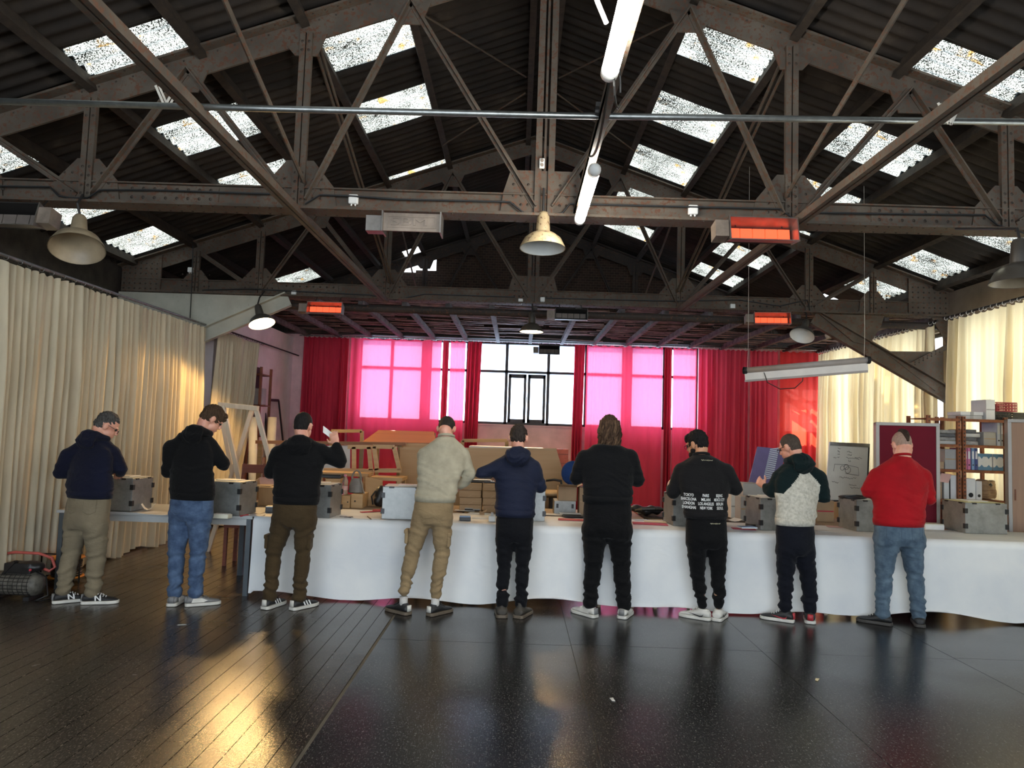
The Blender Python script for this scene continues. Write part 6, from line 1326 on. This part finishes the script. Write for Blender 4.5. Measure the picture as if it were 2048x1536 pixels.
for z in zsh:
    for x0, x1 in ((xa, xm - .03), (xm + .03, xb)): MB().bx(x0, x1, YS, YS + DS, z - .012, z).bx(x0, x1, YS - .004, YS, z - .032, z).build('shelf', RO, sh)
def shelfbox(x0, y0, x1, row, mat, label, name, cat, d=.28, dy=.04, parts=None, group=None):
    Y = YS + dy; a, b = W(x0, y0, Y), W(x1, y0, Y); z0 = zsh[row] + .001; r = empty(name, ((a.x + b.x) / 2, Y + d / 2, z0)); tag(r, label, cat, group); w_ = b.x - a.x; h = a.z - z0
    bevel(MB().bx(-w_ / 2, w_ / 2, -d / 2, d / 2, 0, h).build('body', mat, r, local=True), .004)
    if parts: parts(r, w_, d, h)
    return r
def binder(c_):
    def f(r, w_, d, h):
        MB().bx(-w_ * .32, w_ * .32, -d / 2 - .002, -d / 2, h * .5, h * .85).build('spine_label', PAP, r, local=True); MB().lathe([(w_ * .25, 0), (w_ * .25, .002), (.001, .002)], 12, V((0, -d / 2, h * .22)), rx(90)).build('finger_hole', BLK, r, local=True)
    return f
def stack(x0, x1, ytop, row, n_, label, mats, dy=.03):
    Y = YS + dy; a, b = W(x0, ytop, Y), W(x1, ytop, Y); z0 = zsh[row] + .001; hh = (a.z - z0) / n_; cx_ = (a.x + b.x) / 2; w_ = b.x - a.x
    for k in range(n_):
        c = V((cx_ + random.uniform(-.02, .02), Y + .17, z0 + k * hh)); r = empty('newspaper_bundle', c, random.uniform(-.1, .1)); tag(r, label % (['lowest', 'second', 'third', 'fourth', 'fifth', 'topmost'][k] if k < n_ - 1 else 'topmost'), 'newspapers', 'newspaper bundles on the shelving')
        bevel(MB().bx(-w_ / 2, w_ / 2, -.15, .15, 0, hh * .93).build('pages', mats[k % len(mats)], r, local=True), .006); MB().bx(-w_ / 2 - .002, -w_ / 2 + .01, -.152, .152, hh * .1, hh * .85).build('fold', PAPG, r, local=True)
NEWS = mk('newsprint', (.30, .29, .27), .85, var=.3, vs=20); NEWD = mk('newsprint_dark', (.12, .12, .12), .85, var=.3, vs=20)
stack(1859, 1914, 858, 1, 4, '%s newspaper bundle in the left stack on the shelving', [PAPG, NEWS, NEWD, NEWS]); stack(1930, 1960, 858, 1, 4, '%s newspaper bundle in the middle stack on the shelving', [NEWS, NEWD, PAPG, NEWD])
shelfbox(1967, 864, 1992, 1, GRY, 'grey carton beside the blue binders on the shelving', 'carton', 'carton', parts=seam(TAPE))
for k, (x, m_, lb) in enumerate([(1994, PAPB, 'pale binder, left of three on the shelving'), (2001, GRY, 'grey binder, middle of three on the shelving'), (2008, BLUE, 'blue binder, right of three on the shelving')]): shelfbox(x, 844, x + 6.4, 1, m_, lb, 'binder', 'binder', parts=binder(0), group='binders')
shelfbox(1890, 898, 1914, 2, GRY, 'grey carton on the second shelf left of the binders', 'carton', 'carton', parts=seam(TAPE)); shelfbox(1871, 923, 1888, 2, CARD, 'small brown carton with a white sticker on the second shelf', 'carton', 'carton', parts=lambda r, w_, d, h: MB().bx(-w_ * .4, -w_ * .05, -d / 2 - .002, -d / 2, h * .3, h * .75).build('sticker', PAP, r, local=True), dy=.02)
PK = col('binder_pink', (.55, .16, .28)); BL2 = col('binder_navy', (.04, .06, .20))
for x, m_, lb in ((1928, PK, 'left pink binder on the second shelf'), (1935, PK, 'right pink binder on the second shelf'), (1943, BLUE, 'blue binder right of the pink ones'), (1949.5, BL2, 'navy binder left of the archive boxes')): shelfbox(x, 896, x + 6, 2, m_, lb, 'binder', 'binder', parts=binder(0), group='binders')
ARB = col('archive_blue', (.10, .22, .34))
def archive(r, w_, d, h):
    [MB().bx(-w_ / 2, w_ / 2, -d / 2 - .003, -d / 2, z0, z1).build('blue_band', ARB, r, local=True) for z0, z1 in ((h * .82, h), (0, h * .2))]
    for sx in (-.25, .25): MB().prism([(sx * w_ - w_ * .12, -d / 2 - .003, h * .82), (sx * w_ + w_ * .12, -d / 2 - .003, h * .82), (sx * w_, -d / 2 - .003, h * .68)], (0, .002, 0)).prism([(sx * w_ - w_ * .14, -d / 2 - .003, h * .2), (sx * w_ + w_ * .14, -d / 2 - .003, h * .2), (sx * w_, -d / 2 - .003, h * .33)], (0, .002, 0)).build('blue_point', ARB, r, local=True)
shelfbox(1956, 907, 1984, 2, PAP, 'left blue and white archive box on the shelving', 'archive_box', 'box', parts=archive); shelfbox(1986, 908, 2014, 2, PAP, 'right blue and white archive box on the shelving', 'archive_box', 'box', parts=archive)
shelfbox(1863, 948, 1884, 3, CARD, 'brown carton on the third shelf', 'carton', 'carton', parts=seam(TAPE)); shelfbox(1888, 950, 1914, 3, PAP, 'white carton with a dark strap on the third shelf', 'carton', 'carton', parts=lambda r, w_, d, h: MB().bx(-w_ * .12, -w_ * .02, -d / 2 - .002, -d / 2, 0, h).build('strap', BLK, r, local=True))
tag(MB().prism([W(1876, 963, YS - .03), W(1897, 966, YS - .03), W(1903, 949, YS + .02), W(1883, 947, YS + .02)], (0, .004, .004)).build('orange_sheet', PAPP, loc=W(1888, 957, YS - .03)), 'tilted orange sheet hanging from the second shelf', 'paper')
shelfbox(1932, 957, 1951, 3, PAP, 'left white box file on the third shelf', 'box_file', 'box', parts=binder(0)); shelfbox(1952, 962, 1964, 3, PAP, 'right white box file on the third shelf', 'box_file', 'box', parts=binder(0))
Yb = YS + .06; c = V((W(1987, 990, Yb).x, Yb + .16, zsh[3] + .001)); r_ = empty('paper_bag', c); tag(r_, 'crumpled brown paper bag on the third shelf', 'bag'); me = remesh(MB().loft([(c + V((0, 0, .01)), (.11, 0, 0), (0, .11, 0)), (c + V((0, 0, .12)), (.12, 0, 0), (0, .12, 0)), (c + V((0, 0, .22)), (.10, 0, 0), (0, .09, 0))], 14), .011, 1); p = pos(me); setpos(me, p + nor(me) * wrinkle(p * 2.5, 9, [], .03)[:, None]); put(me, 'bag_body', KR, r_, False); MB().ball(c + V((0, -.06, .16)), (.05, .05, .05)).build('stuffing', BLK, r_, True)
zt9 = zsh[0] + .001
for k, (x0, x1, y0, zz9, m_, lb) in enumerate([(1925, 1968, 826, 0, PAPG, 'lower paper ream on top of the shelving'), (1924, 1970, 819, .045, PAP, 'upper paper ream on top of the shelving')]):
    a, b = W(x0, y0, YS + .04), W(x1, y0, YS + .04); r = empty('paper_ream', ((a.x + b.x) / 2, YS + .2, zt9 + zz9)); tag(r, lb, 'paper'); bevel(MB().bx(-(b.x - a.x) / 2, (b.x - a.x) / 2, -.13, .13, 0, .042).build('sheets', m_, r, local=True), .003); MB().bx(-.02, .02, -.132, .132, 0, .0425).build('band', GRY, r, local=True)
shelfbox(1972, 799, 1990, 0, PAP, 'white carton on top of the shelving', 'carton', 'carton', parts=seam(GRY))
def basket(x0, x1, y0, zb9, h, mat, label):
    a, b = W(x0, y0, YS + .02), W(x1, y0, YS + .02); w_ = b.x - a.x; r = empty('plastic_basket', ((a.x + b.x) / 2, YS + .2, zb9)); tag(r, label, 'basket'); m_ = MB()
    n_ = 14
    for k in range(n_ + 1):
        x = -w_ / 2 + w_ * k / n_
        for y in (-.16, .16): m_.bx(x - .004, x + .004, y - .003, y + .003, 0, h)
    for k in range(8):
        y = -.16 + .32 * k / 7
        for x in (-w_ / 2, w_ / 2): m_.bx(x - .003, x + .003, y - .004, y + .004, 0, h)
    m_.build('lattice', mat, r, local=True); rim = MB()
    for z in (.0, h * .35, h * .68, h): rim.bx(-w_ / 2, w_ / 2, -.165, -.157, z, z + .01).bx(-w_ / 2, w_ / 2, .157, .165, z, z + .01).bx(-w_ / 2 - .004, -w_ / 2 + .004, -.16, .16, z, z + .01).bx(w_ / 2 - .004, w_ / 2 + .004, -.16, .16, z, z + .01)
    rim.build('rims', mat, r, local=True); MB().bx(-w_ / 2, w_ / 2, -.16, .16, 0, .006).build('base', mat, r, local=True); return r
basket(1993, 2024, 820, zt9, .085, BLK, 'black lattice crate on top of the shelving'); basket(1995, 2036, 806, zt9 + .1, .10, mk('basket_red', (.30, .03, .04), .5), 'dark red lattice basket above the black crate'); basket(2028, 2052, 820, zt9, .085, BLK, 'second black lattice crate at the right edge')
# ------------------------------------------------------------------ left foreground: compressor, hose, cable reel
c = WZ(14, 1202, 0); c = V((c.x + .03, c.y + .12, 0)); cp = empty('air_compressor', c); tag(cp, 'small dark air compressor with a dusty tank at the left edge', 'compressor')
TK = mk('tank_dusty', (.12, .11, .09), .6, var=.4, vs=20); put(remesh(MB().tube([c + V((-.28, 0, .13)), c + V((.13, 0, .13))], .105, 24).ball(c + V((.13, 0, .13)), (.07, .105, .105)), .008, 3), 'tank', TK, cp)
gr = MB()
for z in np.linspace(-.9, .9, 7): gr.tube([c + V((x, -.108 * math.cos(z), .13 + .108 * math.sin(z))) for x in (-.28, .13)], .003, 4)
for x in np.linspace(-.26, .12, 10): gr.tube([c + V((x, -.108 * math.cos(z), .13 + .108 * math.sin(z))) for z in np.linspace(-1, 1, 7)], .003, 4)
gr.build('guard_mesh', M['dark'], cp)
put(remesh(MB().box(c + V((.0, 0, .27)), (.24, .14, .09)).ball(c + V((.08, 0, .28)), (.12, .08, .05)), .009, 3), 'motor_housing', BLK, cp); MB().bar(c + V((-.12, -.05, .22)), c + V((-.02, -.06, .33)), .05, .02).build('bracket', BLK, cp); MB().ball(c + V((.13, -.085, .265)), .012).build('red_switch', PAPR, cp)
for dx in (-.2, .12): MB().box(c + V((dx, 0, .015)), (.05, .2, .03)).build('foot', BLK, cp)
(MB().tube([c + V(p_) for p_ in ((-.3, .05, .36), (-.1, .05, .39), (.1, .06, .385), (.22, .06, .35), (.26, .05, .27), (.22, .04, .235), (.16, .03, .26))], .013, 8).build('air_hose', mk('hose_red', (.50, .10, .08), .5), cp, True))
(MB().tube([c + V(p_) for p_ in ((.12, -.02, .25), (.24, -.03, .2), (.30, -.08, .05), (.22, -.13, .012), (.27, -.12, .012), (.30, -.02, .012), (.24, .05, .012))], .007, 6).build('power_cord', BLK, cp, True))
q = WZ(100, 1166, 0); q = V((q.x + .09, q.y + .10, 0)); rl = empty('cable_reel', q); tag(rl, 'orange cable reel wound with black cable behind the table leg', 'cable reel'); OR = mk('reel_orange', (.60, .24, .03), .5)
for z in (.05, .235): MB().lathe([(.06, -.008), (.155, -.008), (.16, 0), (.155, .008), (.06, .008)], 28, q + V((0, 0, z)), closed=True).build('flange', OR, rl)
for k in range(8): MB().lathe([(.125 + .011 * math.cos(t), .011 * math.sin(t)) for t in np.linspace(0, 6.28, 9)[:-1]], 28, q + V((random.uniform(-.008, .008), random.uniform(-.008, .008), .072 + k * .0205)), closed=True).build('cable_turn', M['cable'], rl, True)
MB().lathe([(.07, .0), (.07, .24)], 20, q).build('drum', BLK, rl); MB().tube([q + V((-.19, -.1, .004)), q + V((-.19, -.1, .28)), q + V((.19, -.1, .28)), q + V((.19, -.1, .004))], .009, 6).build('stand', M['dark'], rl); MB().bx(q.x - .03, q.x + .03, q.y - .02, q.y + .02, .24, .30).build('crank', OR, rl)
# litter on the floor
for k, (x, y, s_, rot, lb) in enumerate([(364, 1250, .035, 20, 'small tan scrap on the dark planks'), (1634, 1360, .03, 60, 'yellow splinter on the black floor sheet'), (1225, 1400, .03, 100, 'pale chip beside the light seam')]):
    p_ = WZ(x, y, 0); tag(MB().prism([p_ + Matrix.Rotation(math.radians(rot), 3, 'Z') @ V(v_) for v_ in ((-s_, -.008, .002), (s_, -.012, .002), (s_ * .8, .012, .002), (-s_ * .7, .010, .002))], (0, 0, .002)).build('floor_scrap', PAPY if k == 1 else PAPG, loc=p_), lb, 'scrap', 'scraps on the floor')
